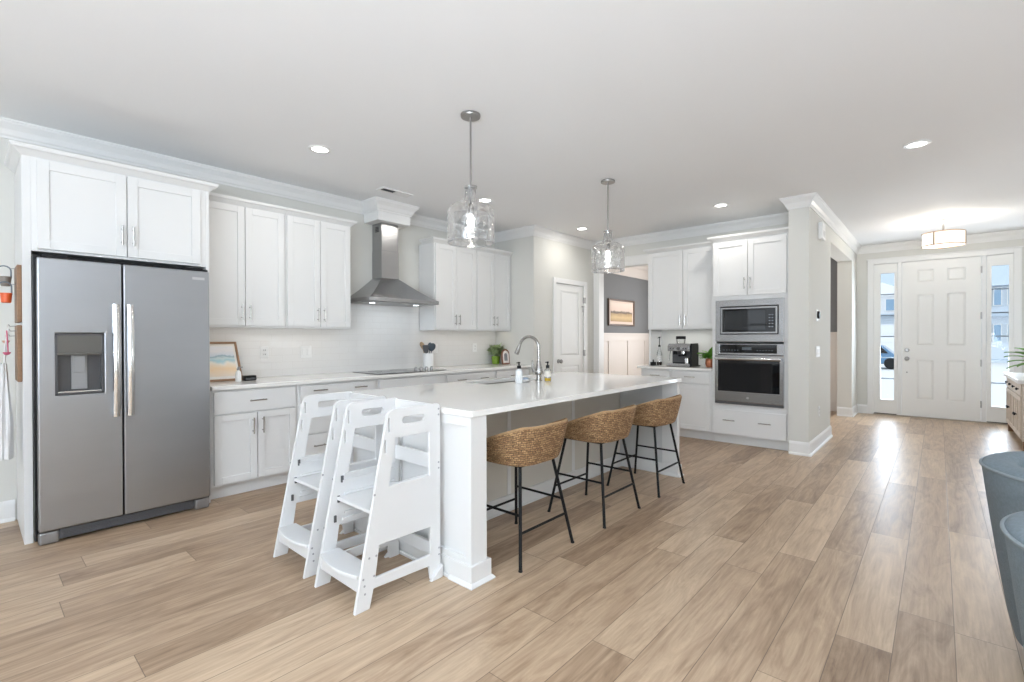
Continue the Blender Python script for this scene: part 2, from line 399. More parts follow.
def thing(name, label, cat, loc=(0, 0, 0), group=None):
    o = bpy.data.objects.new(name, None); COL.objects.link(o); o.location = loc; o.empty_display_size = 0.1
    o['label'] = label; o['category'] = cat
    if group: o['group'] = group
    return o
def tag(o, label, cat, group=None):
    o['label'] = label; o['category'] = cat
    if group: o['group'] = group
    return o
def S(o): o['kind'] = 'structure'; return o
def dup(root, loc, label=None, rotz=None):
    r = root.copy(); COL.objects.link(r); r.location = loc
    if rotz is not None: r.rotation_euler = (0, 0, rotz)
    if label: r['label'] = label
    for ch in list(root.children):
        c = ch.copy(); COL.objects.link(c); c.parent = r
        for g in list(ch.children):
            d = g.copy(); COL.objects.link(d); d.parent = c
    return r
def rrect(x0, x1, y0, y1, r, n=5):
    out = []
    for cx, cy, a0 in ((x1-r, y1-r, 0), (x0+r, y1-r, 90), (x0+r, y0+r, 180), (x1-r, y0+r, 270)):
        for i in range(n+1):
            a = radians(a0+90*i/n); out.append((cx+r*cos(a), cy+r*sin(a)))
    return out
def lin(a, b, n): return [a+(b-a)*i/n for i in range(n+1)]

# frames: (u along the front, v up, n out of the front) -> world
def FY(plane): return lambda u, v, n: (u, plane-n, v)          # faces -Y
def FX(plane): return lambda u, v, n: (plane-n, u, v)          # faces -X
def FYP(plane): return lambda u, v, n: (u, plane+n, v)         # faces +Y
def fbox(mb, M, u0, u1, v0, v1, n0, n1): return mb.box(u0, u1, v0, v1, n0, n1, M)

def shaker(parent, name, M, u0, u1, v0, v1, rail=0.056, th=0.02, m=None, rec=0.010):
    mb = MB()
    fbox(mb, M, u0, u0+rail, v0, v1, 0, th); fbox(mb, M, u1-rail, u1, v0, v1, 0, th)
    fbox(mb, M, u0+rail, u1-rail, v0, v0+rail, 0, th); fbox(mb, M, u0+rail, u1-rail, v1-rail, v1, 0, th)
    fbox(mb, M, u0+rail*.9, u1-rail*.9, v0+rail*.9, v1-rail*.9, 0, th-rec)
    return mb.build(name, m or CAB, parent, bevel=0.0018)
def slab(parent, name, M, u0, u1, v0, v1, th=0.02, m=None):
    mb = MB(); fbox(mb, M, u0, u1, v0, v1, 0, th)
    return mb.build(name, m or CAB, parent, bevel=0.002)
def pull(parent, M, u, v, vertical=True, ln=0.13, n0=0.02):
    mb = MB(); h = ln/2; so = n0+0.03
    if vertical:
        mb.rod(M(u, v-h, so), M(u, v+h, so), 0.0055, 8)
        for q in (-h*.68, h*.68): mb.rod(M(u, v+q, n0-.004), M(u, v+q, so), 0.005, 8)
    else:
        mb.rod(M(u-h, v, so), M(u+h, v, so), 0.0055, 8)
        for q in (-h*.68, h*.68): mb.rod(M(u+q, v, n0-.004), M(u+q, v, so), 0.005, 8)
    return mb.build('handle', NICKEL, parent, smooth=True)

CABCROWN = [(-0.02, 0), (0.004, 0), (0.010, 0.006), (0.034, 0.030), (0.046, 0.036), (0.052, 0.052), (0.052, 0.058), (-0.02, 0.058)]

# ------------------------------------------------------------------ room shell
CH = 2.74
YB, XO, YP, XPN = 4.78, 6.55, 4.07, 5.04       # back wall, oven wall, pantry front, pantry side
S(MB().box(-3.6, 9.93, -4.1, 4.92, -0.12, 0.0).build('floor', FLOORM))
S(MB().box(-3.6, 9.93, -4.1, 4.92, CH, CH+0.12).build('ceiling', CEILM))
S(MB().box(-3.6, 5.14, YB, YB+0.12, 0, CH).build('wall_back', WALLM))
mb = MB()
mb.box(XPN, XPN+.1, YP+.11, YB, 0, CH)
mb.box(XPN, 5.535, YP, YP+.11, 0, CH); mb.box(6.25, XO, YP, YP+.11, 0, CH); mb.box(5.535, 6.25, YP, YP+.11, 2.035, CH)
S(mb.build('wall_pantry', WALLM))
mb = MB()
mb.box(XO, XO+.12, 1.212, 3.02, 0, CH); mb.box(XO, XO+.12, 3.975, YP+.11, 0, CH); mb.box(XO, XO+.12, 3.02, 3.975, 2.33, CH)
S(mb.build('wall_oven', WALLM))
mb = MB()
mb.box(5.86, 7.2, 1.02, 1.212, 0, CH); mb.box(9.2, 9.78, 1.02, 1.212, 0, CH); mb.box(7.2, 9.2, 1.02, 1.212, 2.45, CH)
S(mb.build('wall_hall', WALLM))
mb = MB(); X0, X1 = 9.78, 9.93
mb.box(X0, X1, .80, 2.2, 0, CH); mb.box(X0, X1, 3.6, 4.92, 0, CH); mb.box(X0, X1, 2.2, 3.6, 2.35, CH); mb.box(X0, X1, 2.2, 3.6, 0, .7)
mb.box(X0, X1, -1.1, -.80, 0, CH); mb.box(X0, X1, -.80, .80, 2.44, CH)
S(mb.build('wall_entry', WALLM))
S(MB().box(6.5, 9.93, -1.22, -1.1, 0, CH).build('wall_foyer', WALLM))
S(MB().box(6.5, 6.62, -4.0, -1.22, 0, CH).build('wall_right', WALLM))
mb = MB(); wx = [(-3.0, -1.4), (4.4, 6.0)]
cuts = [-3.6]+[q for p in wx for q in p]+[6.62]
for i in range(0, len(cuts), 2): mb.box(cuts[i], cuts[i+1], -4.12, -4.0, 0, CH)
for a, b in wx: mb.box(a, b, -4.12, -4.0, 0, .4); mb.box(a, b, -4.12, -4.0, 2.45, CH)
S(mb.build('wall_living', WALLM))
mb = MB()
mb.box(-3.6, -3.5, -4.0, -2.3, 0, CH); mb.box(-3.6, -3.5, 2.4, 3.35, 0, CH); mb.box(-3.6, -3.5, 4.3, YB, 0, CH); mb.box(-3.6, -3.5, 3.35, 4.3, 0, .9); mb.box(-3.6, -3.5, 3.35, 4.3, 2.35, CH); mb.box(-3.6, -3.5, -2.3, 2.4, 0, .4); mb.box(-3.6, -3.5, -2.3, 2.4, 2.45, CH)
S(mb.build('wall_left', WALLM))
# living room windows behind the camera
for i, (a, b) in enumerate(wx):
    mb = MB()
    for q in (a, (a+b)/2-.03, b-.06): mb.box(q, q+.06, -4.09, -4.03, .4, 2.45)
    for z in (.4, 1.4, 2.39): mb.box(a, b, -4.088, -4.032, z, z+.06)
    S(mb.build('window_%d' % (i+3), TRIM))
mb = MB()
for q in (-2.3, -.75, 0.8, 2.34): mb.box(-3.58, -3.52, q, q+.06, .4, 2.45)
for z in (.4, 1.4, 2.39): mb.box(-3.578, -3.522, -2.3, 2.4, z, z+.06)
S(mb.build('window_5', TRIM))
mb = MB()
for q in (3.35, 4.24): mb.box(-3.58, -3.52, q, q+.06, .9, 2.35)
for z in (.9, 1.6, 2.29): mb.box(-3.578, -3.522, 3.35, 4.3, z, z+.06)
S(mb.build('window_7', TRIM))
mb = MB()
for q in (2.2, 2.87, 3.54): mb.box(9.83, 9.88, q, q+.06, .7, 2.35)
for z in (.7, 1.5, 2.29): mb.box(9.832, 9.878, 2.2, 3.6, z, z+.06)
S(mb.build('window_6', TRIM))
# dining room skin, wainscot
mb = MB(); mb.box(6.67, 9.78, 4.55, 4.60, 0, CH); mb.box(9.74, 9.78, 1.235, 2.15, 0, CH); mb.box(9.74, 9.78, 3.65, 4.55, 0, CH)
S(mb.build('wall_dining', GREYM))
def wainscot(mb, u0, u1, M, step):
    fbox(mb, M, u0, u1, 0, 1.31, 0, .006); fbox(mb, M, u0, u1, 1.19, 1.31, .006, .02); fbox(mb, M, u0, u1, 1.31, 1.34, 0, .035)
    fbox(mb, M, u0, u1, 0, .16, .006, .022)
    k = 0
    u = u0+.387
    while u < u1: fbox(mb, M, u, u+.06, .16, 1.19, .006, .02); u += step
mb = MB(); wainscot(mb, 6.68, 9.74, FY(4.55), .73); wainscot(mb, 1.24, 2.1, FX(9.74), .4)
S(mb.build('trim_1', WAINS))
CROWN = [(0, -.118), (.010, -.118), (.013, -.104), (.022, -.094), (.035, -.060), (.057, -.035), (.067, -.025), (.070, -.014), (.076, -.012), (.076, 0), (0, 0)]
S(MB().sweep(CROWN, [(6.67, 3.95), (6.67, 4.55), (9.74, 4.55), (9.74, 1.235), (6.67, 1.235), (6.67, 3.0)], CH).build('trim_2', WAINS))
S(MB().box(6.67, 9.74, 4.527, 4.55, 2.445, 2.63).build('trim_11', WAINS))
# tray of the dining ceiling: a dropped border
mb = MB(); mb.plate([(6.72, 1.3), (9.70, 1.3), (9.70, 4.5), (6.72, 4.5)], [[(7.3, 1.9), (9.1, 1.9), (9.1, 3.9), (7.3, 3.9)]], CH-.012, CH, lambda u, v, a: (u, v, a))
S(mb.build('trim_3', WAINS))
# crown of the kitchen, pillar and foyer (round the hood soffit too)
path = [(-3.5, YB), (2.925, YB), (2.925, 4.50), (3.345, 4.50), (3.345, YB), (XPN, YB), (XPN, YP), (XO, YP), (XO, 1.212), (5.86, 1.212), (5.86, 1.02), (9.78, 1.02), (9.78, -1.1), (6.5, -1.1)]
S(MB().sweep(CROWN, path, CH).build('trim_4', TRIM))
S(MB().box(2.925, 3.345, 4.50, YB, 2.525, CH).build('trim_5', TRIM, bevel=.003))
BASE = [(0, 0), (.026, 0), (.026, .008), (.020, .020), (.014, .024), (.014, .115), (.010, .130), (.004, .142), (0, .142)]
S(MB().sweep(BASE, [(-3.5, YB), (.212, YB)]).build('baseboard_back', TRIM))
S(MB().sweep(BASE, [(5.86, 1.20), (5.86, 1.02), (7.2, 1.02), (7.2, 1.212)]).build('baseboard_pillar', TRIM))
S(MB().sweep(BASE, [(9.2, 1.212), (9.2, 1.02), (9.78, 1.02), (9.78, .872)]).build('baseboard_hall', TRIM))
S(MB().sweep(BASE, [(9.78, -.88), (9.78, -1.1), (6.5, -1.1)]).build('baseboard_foyer', TRIM))
S(MB().sweep(BASE, [(XPN, 4.15), (XPN, YP), (5.462, YP)]).build('baseboard_pantry', TRIM))
# casing round the dining opening in the oven wall
mb = MB()
for a, b in ((3.975, 4.066), (3.0, 3.02)): mb.box(XO-.02, XO, a, b, 0, 2.44)
mb.box(XO-.02, XO, 3.02, 3.975, 2.33, 2.44); mb.box(XO-.028, XO, 3.0, 4.066, 2.44, 2.462)
mb.box(XO-.02, XO+.12, 3.963, 3.975, 0, 2.33); mb.box(XO-.02, XO+.12, 3.02, 3.975, 2.318, 2.33)
S(mb.build('trim_6', TRIM, bevel=.002))
# tile backsplash
mb = MB(); mb.box(1.222, XPN-.001, YB-.006, YB, .885, 1.345); mb.box(2.60, 3.675, YB-.0055, YB, 1.345, 1.70)
S(mb.build('trim_7', TILE))

# ---- pantry door
MD = FY(YP+.045)
def panel_door(name, M, u0, u1, v0, v1, panels, mt, th=.04, stile=None):
    """slab with sunk, raised-field panels"""
    mb = MB()
    holes = [[(a, c), (b, c), (b, d), (a, d)] for a, b, c, d in panels]
    mb.plate([(u0, v0), (u1, v0), (u1, v1), (u0, v1)], holes, th-.014, th, M)
    fbox(mb, M, u0, u1, v0, v1, 0, th-.014)
    for a, b, c, d in panels:
        e = min(.032, (b-a)*.2)
        A = [M(*p) for p in ((a+.006, c+.006, th-.014), (b-.006, c+.006, th-.014), (b-.006, d-.006, th-.014), (a+.006, d-.006, th-.014))]
        B = [M(*p) for p in ((a+e, c+e, th-.004), (b-e, c+e, th-.004), (b-e, d-e, th-.004), (a+e, d-e, th-.004))]
        va = [mb.bm.verts.new(p) for p in A]; vb = [mb.bm.verts.new(p) for p in B]
        mb.bm.faces.new(vb)
        for i in range(4): mb.bm.faces.new((va[i], va[(i+1) % 4], vb[(i+1) % 4], vb[i]))
    return mb.build(name, mt)
d2 = S(panel_door('door_2', MD, 5.54, 6.245, .012, 2.028, [(5.66, 6.125, .99, 1.93), (5.66, 6.125, .20, .84)], DOORM))
mb = MB()
for a, b in ((5.465, 5.535), (6.25, 6.335)): fbox(mb, FY(YP), a, b, 0, 2.105, 0, .018)
fbox(mb, FY(YP), 5.535, 6.25, 2.035, 2.105, 0, .018)
S(mb.build('trim_8', TRIM, bevel=.003))
mb = MB(); M = MD; c = (5.602, .915)
mb.tube([M(c[0], c[1], .038), M(c[0], c[1], .05)], .03, 14); mb.tube([M(c[0], c[1], .05), M(c[0], c[1], .075)], .012, 12)
mb.tube([M(c[0], c[1], q) for q in (.072, .08, .095, .108, .114)], [.016, .027, .031, .024, .004], 16)
mb.build('door_knob', DARKNICKEL, d2, smooth=True)
for z in (1.82, 1.02, .22):
    MB().rod(M(6.2475, z-.045, .045), M(6.2475, z+.045, .045), .007, 10).box(6.2475, 6.285, z-.045, z+.045, .05, .066, M).build('hinge', DARKNICKEL, d2)
# hanging hook at the pantry door's upper hinge
mb = MB(); mb.box(6.19, 6.24, 1.715, 1.73, .05, .07, MD); mb.rod(MD(6.215, 1.72, .06), MD(6.215, 1.64, .06), .006, 8)
mb.build('door_stop', DARKNICKEL, d2)

# ---- front door and sidelites
MX = FX(9.80)      # door faces sit a little behind the wall face
mb = MB()
FCX = FX(9.78)
for a, b in ((.79, .872), (-.872, -.79)): fbox(mb, FCX, a, b, 0, 2.505, 0, .02)
fbox(mb, FCX, -.79, .79, 2.432, 2.505, 0, .02); fbox(mb, FCX, -.885, .885, 2.505, 2.52, 0, .03)
for a, b in ((.437, .487), (-.517, -.467)): fbox(mb, FCX, a, b, 0, 2.432, -.12, .012)
fbox(mb, FCX, -.79, .79, 2.425, 2.44, -.12, .0)
S(mb.build('trim_9', TRIM, bevel=.003))
mb = MB(); fbox(mb, FCX, -.79, .79, 0, .018, -.13, .035)
S(mb.build('trim_10', mat('threshold_metal', (.38, .33, .27), .4, .5)))
lx = (.052, .257); rx = (-.303, -.088)
pn = []
for a, b in (lx, rx): pn += [(a, b, 2.095, 2.295), (a, b, 1.12, 1.915), (a, b, .285, .905)]
d1 = S(panel_door('door_1', MX, -.462, .432, .022, 2.42, pn, DOORM))
mb = MB(); M = MX
mb.tube([M(.371, .914, .038), M(.371, .914, .05)], .033, 14); mb.tube([M(.371, .914, q) for q in (.05, .07, .078, .095, .108, .114)], [.012, .013, .027, .031, .024, .004], 16)
mb.build('door_knob', DARKNICKEL, d1, smooth=True)
MB().tube([M(.371, 1.048, q) for q in (.038, .05, .056)], [.032, .030, .02], 16).box(.362, .38, 1.044, 1.052, .055, .072, M).build('deadbolt', DARKNICKEL, d1)
MB().tube([M(.371, .70, q) for q in (.038, .052)], .011, 10).build('door_viewer', DARKNICKEL, d1)
for z in (2.23, 1.56, .87, .27):
    MB().rod(M(-.4645, z-.05, .04), M(-.4645, z+.05, .04), .009, 10).build('hinge', DARKNICKEL, d1)
for i, (s0, s1, g0, g1) in enumerate(((.49, .788, .528, .702), (-.788, -.52, -.745, -.568))):
    mb = MB()
    mb.plate([(s0, .03), (s1, .03), (s1, 2.42), (s0, 2.42)], [[(g0, .25), (g1, .25), (g1, 2.272), (g0, 2.272)]], 0, .04, MX)
    a, b, c, d = g0-.02, g1+.02, .23, 2.292
    mb.plate([(a, c), (b, c), (b, d), (a, d)], [[(g0, .25), (g1, .25), (g1, 2.272), (g0, 2.272)]], .04, .05, MX)
    wnd = S(mb.build('window_%d' % (i+1), DOORM))
    mb = MB(); fbox(mb, MX, g0, g1, .25, 2.272, .016, .021); mb.build('glass_pane', PANE, wnd)
    mb = MB()
    for k in range(1, 6):
        z = .25+2.022*k/6; fbox(mb, MX, g0, g1, z-.009, z+.009, .010, .015)
    mb.build('muntins', mat('muntin_grey', (.20, .23, .26), .5), wnd)
    mb = MB(); fbox(mb, MX, s0+.01, s1-.01, .018, .03, 0, .042); mb.build('sweep_strip', BLACK, wnd)

# ------------------------------------------------------------------ refrigerator and its surround
fr = thing('refrigerator', 'stainless side-by-side refrigerator with water dispenser in white surround', 'refrigerator', (.73, 4.4, 0))
mb = MB(); mb.box(.264, 1.193, 4.085, 4.74, .02, 1.762); mb.box(.30, .42, 4.04, 4.09, 1.742, 1.765); mb.box(1.03, 1.15, 4.04, 4.09, 1.742, 1.765)
mb.build('body', BLACK, fr, bevel=.004)
MF = FY(4.082)
DX0, DX1, DZ0, DZ1 = .352, .582, .905, 1.283
mb = MB(); mb.plate([(.276, .088), (.673, .088), (.673, 1.74), (.276, 1.74)], [[(DX0, DZ0), (DX1, DZ0), (DX1, DZ1), (DX0, DZ1)]], 0, .062, MF)
fd = mb.build('door', FRIDGE, fr, bevel=.008, seg=3)
mb = MB(); fbox(mb, MF, .682, 1.183, .088, 1.74, 0, .062); fd2 = mb.build('door', FRIDGE, fr, bevel=.008, seg=3)
mb = MB(); fbox(mb, MF, 1.075, 1.152, 1.676, 1.694, .062, .0635); mb.build('badge', mat('badge_silver', (.62, .63, .64), .35, .8), fd2)
for dd, u in ((fd, .640), (fd2, .714)):
    mb = MB(); K = 15
    pts = [(u, .745+.73*i/K, .088+.028*sin(pi*i/K)) for i in range(K+1)]
    ring = []
    for (uu, vv, nn) in pts:
        ring.append([mb.bm.verts.new(MF(uu+.0205*cx, vv, nn+.011*cy)) for cx, cy in ((-1, -.6), (-.8, .5), (-.3, 1), (.3, 1), (.8, .5), (1, -.6), (.6, -1), (-.6, -1))])
    for A, B in zip(ring, ring[1:]):
        for j in range(8): mb.bm.faces.new((A[j], A[(j+1) % 8], B[(j+1) % 8], B[j]))
    mb.bm.faces.new(ring[0]); mb.bm.faces.new(ring[-1])
    for v in (.775, 1.445): fbox(mb, MF, u-.013, u+.013, v-.022, v+.022, .058, .086)
    mb.build('handle', CHROME, dd, smooth=True)
dsp = MB()
fbox(dsp, MF, DX0, DX1, DZ0, DZ1, .003, .006)
fbox(dsp, MF, DX0, DX0+.012, DZ0, DZ1, .006, .066); fbox(dsp, MF, DX1-.012, DX1, DZ0, DZ1, .006, .066)
fbox(dsp, MF, DX0, DX1, DZ0, DZ0+.014, .006, .066); fbox(dsp, MF, DX0, DX1, DZ1-.012, DZ1, .006, .066)
dp = dsp.build('dispenser', mat('dispenser_grey', (.10, .10, .105), .35, .5), fd, bevel=.002)
mb = MB(); fbox(mb, MF, DX0+.006, DX1-.006, 1.163, 1.277, .02, .064); fbox(mb, MF, DX0+.01, DX1-.01, 1.150, 1.165, .03, .068)
mb.build('control_panel', mat('control_grey', (.16, .155, .145), .3, .7), dp, bevel=.003)

mb = MB(); fbox(mb, MF, .430, .506, .935, 1.15, .010, .022); fbox(mb, MF, .440, .496, 1.04, 1.145, .022, .036)
mb.build('paddle', MIDGREY, dp, bevel=.003)
mb = MB(); fbox(mb, MF, DX0+.012, DX1-.012, DZ0+.014, DZ0+.022, .01, .062); mb.build('drip_tray', CHROME, dp)
mb = MB(); fbox(mb, MF, .37, 1.09, .018, .078, -.02, .028)
for k in range(5): fbox(mb, MF, .385, 1.075, .024+.010*k, .029+.010*k, .028, .033)
mb.build('grille', DKGREY, fr, bevel=.002)
for a, b in ((.276, .37), (1.09, 1.185)):
    mb = MB(); fbox(mb, MF, a, b, .0, .078, -.02, .036); mb.build('foot_cover', mat('foot_grey', (.33, .33, .335), .3, .7), fr, bevel=.014, seg=3)

cb = thing('fridge_cabinet', 'white two-door cabinet with tall side panel enclosing the refrigerator', 'cabinet', (.71, 4.4, 0))
mb = MB(); mb.box(.262, 1.198, 4.15, YB-.002, 1.79, 2.37); mb.build('body', CAB, cb, bevel=.002)
for a, b in ((.222, .262), (1.198, 1.222)):
    MB().box(a, b, 4.15, YB-.002, 0, 2.37).build('side_panel', CAB, cb, bevel=.002)
M = FY(4.15)
for a, b, hu in ((.287, .722, .694), (.728, 1.160, .756)):
    d = shaker(cb, 'door', M, a, b, 1.806, 2.352)
    pull(d, M, hu, 1.945)
MB().sweep(CABCROWN, [(.213, YB-.06), (.213, 4.15), (1.222, 4.15), (1.222, YB-.06)][::-1] if False else [(1.222, YB-.06), (1.222, 4.15), (.213, 4.15), (.213, YB-.06)], 2.365).build('crown', CAB, cb) if False else None
def cab_crown(parent, pts, z): MB().sweep([(-o, zz) for o, zz in CABCROWN], pts, z).build('crown', CAB, parent)
cab_crown(cb, [(.213, 4.74), (.213, 4.15), (1.222, 4.15), (1.222, 4.74)], 2.365) if False else MB().sweep(CABCROWN, [(.222, 4.66), (.222, 4.15), (1.222, 4.15), (1.222, 4.43)], 2.365).build('crown', CAB, cb)

# ------------------------------------------------------------------ upper cabinets on the back wall
def upper(x0, x1, label, left_end=False, right_end=False, name='upper_cabinet'):
    t = thing(name, label, 'cabinet', ((x0+x1)/2, 4.63, 1.345))
    MB().box(x0, x1, 4.49, YB-.007, 1.345, 2.395).build('body', CAB, t, bevel=.0015)
    M = FY(4.49); mid = (x0+x1)/2; g = .012
    for a, b, hu in ((x0+g, mid-.003, mid-.032), (mid+.003, x1-g, mid+.032)):
        d = shaker(t, 'door', M, a, b, 1.362, 2.382)
        pull(d, M, hu, 1.475)
    pts = ([(x0, 4.70)] if left_end else [])+[(x0, 4.49), (x1, 4.49)]+([(x1, 4.70)] if right_end else [])
    MB().sweep(CABCROWN, pts, 2.385).build('crown', CAB, t)
    return t
upper(1.245, 1.935, 'white two-door upper cabinet beside the refrigerator', name='upper_cabinet')
upper(1.937, 2.592, 'white two-door upper cabinet just left of the range hood', right_end=True)
upper(3.678, 4.366, 'white two-door upper cabinet just right of the range hood', left_end=True)
upper(4.368, XPN-.004, 'white two-door upper cabinet above the plant in the green pot')
for o in list(COL.objects):
    if o.name.startswith('upper_cabinet'): o['group'] = 'upper cabinets on the back wall'

# ------------------------------------------------------------------ base cabinets on the back wall
YF = 4.16
def base_cab(x0, x1, fronts, label, name='base_cabinet'):
    t = thing(name, label, 'cabinet', ((x0+x1)/2, 4.45, 0), 'base cabinets on the back wall')
    mb = MB(); mb.box(x0, x1, YF, YB-.007, .105, .853); mb.box(x0, x1, 4.225, 4.25, 0, .105); mb.build('body', CAB, t, bevel=.0015)
    M = FY(YF)
    for kind, a, b, c, d, hs in fronts:
        o = slab(t, 'drawer', M, a, b, c, d) if kind == 'drawer' else shaker(t, 'door', M, a, b, c, d, .052)
        for h in hs: pull(o, M, *h)
    return t
base_cab(1.226, 1.888, [('drawer', 1.246, 1.868, .667, .836, [(1.557, .755, False)]),
                        ('door', 1.246, 1.556, .122, .655, [(1.522, .55)]), ('door', 1.562, 1.868, .122, .655, [(1.596, .55)])], 'white base cabinet with one drawer and two doors beside the refrigerator')
base_cab(1.890, 2.676, [('drawer', 1.91, 2.656, .693, .836, [(2.08, .79, False), (2.48, .79, False)]), ('drawer', 1.91, 2.656, .412, .681, [(2.08, .58, False), (2.48, .58, False)]),
                        ('drawer', 1.91, 2.656, .122, .40, [(2.08, .30, False), (2.48, .30, False)])], 'white base cabinet with three wide drawers behind the step towers')
base_cab(2.678, 3.562, [('drawer', 2.70, 3.54, .70, .836, []), ('drawer', 2.70, 3.54, .412, .688, [(2.9, .58, False), (3.3, .58, False)]), ('drawer', 2.70, 3.54, .122, .40, [(2.9, .3, False), (3.3, .3, False)])],
         'white base cabinet under the black cooktop')
base_cab(3.564, 4.366, [('drawer', 3.584, 4.346, .70, .836, [(3.78, .768, False), (4.15, .768, False)]), ('door', 3.584, 3.962, .122, .688, [(3.93, .58)]), ('door', 3.968, 4.346, .122, .688, [(4.0, .58)])],
         'white base cabinet under the utensil crock')
base_cab(4.368, XPN-.003, [('drawer', 4.388, 5.02, .70, .836, [(4.70, .768, False)]), ('door', 4.388, 4.70, .122, .688, [(4.67, .58)]), ('door', 4.706, 5.02, .122, .688, [(4.74, .58)])],
         'white base cabinet below the potted plant, against the pantry wall')
t = MB().box(1.224, XPN-.001, 4.115, YB-.007, .854, .885).build('countertop', QUARTZ, bevel=.004)
tag(t, 'long white quartz countertop along the back wall under the range hood', 'countertop')

# ------------------------------------------------------------------ range hood, cooktop
hd = thing('range_hood', 'stainless chimney range hood over the cooktop', 'range hood', (3.135, 4.6, 1.63))
HX0, HX1, HY0, HY1 = 2.685, 3.585, 4.29, YB-.006
mb = MB()
arc = [(HX0+(HX1-HX0)*i/12, HY0-.012*sin(pi*i/12)) for i in range(13)]
mb.prism(arc+[(HX1, HY1), (HX0, HY1)], 1.632, 1.672, lambda u, v, a: (u, v, a))
mb.build('band', STEEL, hd, bevel=.002)
CX0, CX1, CY0 = 3.022, 3.248, 4.585
mb = MB(); K = 8; rings = []
for i in range(K+1):
    q = i/K; e = 1-(1-q)**1.35; z = 1.672+.245*q**1.25
    a0 = HX0+.004+(CX0-HX0-.004)*q; a1 = HX1-.004+(CX1-HX1+.004)*q; b0 = HY0+(CY0-HY0)*q
    z = 1.672+.245*(q**1.18)
    rings.append([mb.bm.verts.new(p) for p in ((a0, b0, z), (a1, b0, z), (a1, HY1, z), (a0, HY1, z))])
for A, B in zip(rings, rings[1:]):
    for j in range(4): mb.bm.faces.new((A[j], A[(j+1) % 4], B[(j+1) % 4], B[j]))
mb.bm.faces.new(rings[0]); mb.bm.faces.new(rings[-1])
mb.build('canopy', STEEL, hd, smooth=True, ang=25)
mb = MB(); mb.box(CX0, CX1, CY0, HY1, 1.905, 2.22); mb.build('lower_duct', STEEL, hd, bevel=.002)
mb = MB(); mb.box(CX0+.004, CX1-.004, CY0+.004, HY1, 2.22, 2.526); ud = mb.build('upper_duct', STEEL, hd, bevel=.002)
mb = MB()
for k in range(4): mb.box(CX0+.0025, CX0+.005, 4.64, 4.71, 2.43+.016*k, 2.438+.016*k)
mb.build('vent_slots', BLACK, ud)
mb = MB(); mb.box(HX0+.04, HX1-.04, HY0+.03, HY1-.03, 1.626, 1.633); mb.build('filter', mat('filter_grey', (.35, .35, .35), .4, .8), hd)
for x in (2.85, 3.42): MB().lathe([(.03, 1.6245), (.03, 1.6262)], (x, 4.50, 0), 14).build('lamp', emit('hood_lamp', (.85, .92, 1), 6), hd)
area('hood_light', (3.135, 4.5, 1.615), (0, .12, -1), .55, .2, .8, (.82, .91, 1.0))

ck = thing('cooktop', 'black glass electric cooktop set in the back counter', 'cooktop', (3.13, 4.45, .885))
mb = MB(); mb.prism(rrect(2.725, 3.62, 4.19, 4.70, .02), .885, .892, lambda u, v, a: (u, v, a)); mb.build('glass_top', BLKGLASS, ck, bevel=.002)
for x, y, r in ((2.90, 4.32, .10), (2.92, 4.56, .075), (3.22, 4.56, .10), (3.20, 4.31, .075)):
    MB().tube([(x+r*cos(a), y+r*sin(a), .8925) for a in lin(0, 2*pi, 27)[:-1]], .0012, 5, closed=True).build('burner_ring', MIDGREY, ck)
for i in range(4):
    q = i/3; x = 3.345+.225*q; y = 4.405
    MB().lathe([(.021, .892), (.021, .898), (.018, .900), (.017, .918), (.013, .921)], (x, y, 0), 16).box(x-.003, x+.003, y-.015, y+.015, .921, .926).build('knob', DARKNICKEL, ck, smooth=True)

# ------------------------------------------------------------------ things on the back counter
cr_ = thing('utensil_crock', 'white ceramic crock holding utensils behind the cooktop', 'crock', (3.69, 4.62, .885))
MB().lathe([(.055, .886), (.062, .889), (.064, .95), (.064, 1.068), (.058, 1.068), (.057, .90), (.001, .898)], (3.69, 4.62, 0), 28).build('pot', CERAM, cr_, smooth=True)
def utensil(kind, top, tilt, m1, m2, label):
    base = Vector((3.69, 4.62, .905)); d = Vector((tilt[0], tilt[1], 1)).normalized()
    b = base+Vector((tilt[0]*.05, tilt[1]*.05, 0)); e = b+d*(top-.11-b.z)
    t = thing('cooking_'+kind, label, 'utensil', tuple(b), 'utensils in the white crock')
    MB().tube([b, e], [.006, .0055], 8).build('handle', m1, t, smooth=True)
    mb = MB(); side = Vector((.83, -.56, 0))
    if kind == 'spoon': prof = [(0, .006), (.02, .017), (.045, .027), (.07, .027), (.09, .018), (.10, .004)]
    elif kind == 'ladle': prof = [(0, .006), (.015, .026), (.04, .040), (.07, .040), (.09, .030), (.102, .008)]
    else: prof = [(0, .006), (.012, .024), (.03, .030), (.085, .034), (.10, .032), (.104, .02)]
    fr_, bk = [], []
    nn = d.cross(side).normalized()
    for h, wd in prof:
        c = e+d*h
        dep = .010 if kind != 'spatula' else .0
        fr_.append([mb.bm.verts.new(c+side*wd*q+nn*(.004-dep*(1-q*q))) for q in (-1, -.5, 0, .5, 1)])
        bk.append([mb.bm.verts.new(c+side*wd*q-nn*(.004+dep*(1-q*q))) for q in (-1, -.5, 0, .5, 1)])
    for G in (fr_, bk):
        for A, B in zip(G, G[1:]):
            for j in range(4): mb.bm.faces.new((A[j], A[j+1], B[j+1], B[j]))
    for A, B, C, D in zip(fr_, fr_[1:], bk, bk[1:]):
        mb.bm.faces.new((A[0], B[0], D[0], C[0])); mb.bm.faces.new((A[4], B[4], D[4], C[4]))
    for q in (0, -1):
        for j in range(4): mb.bm.faces.new((fr_[q][j], fr_[q][j+1], bk[q][j+1], bk[q][j]))
    mb.build('head', m2, t, smooth=True)
utensil('spoon', 1.225, (-.20, .11), WOODLT, WOODLT, 'tan wooden spoon leaning left in the white utensil crock')
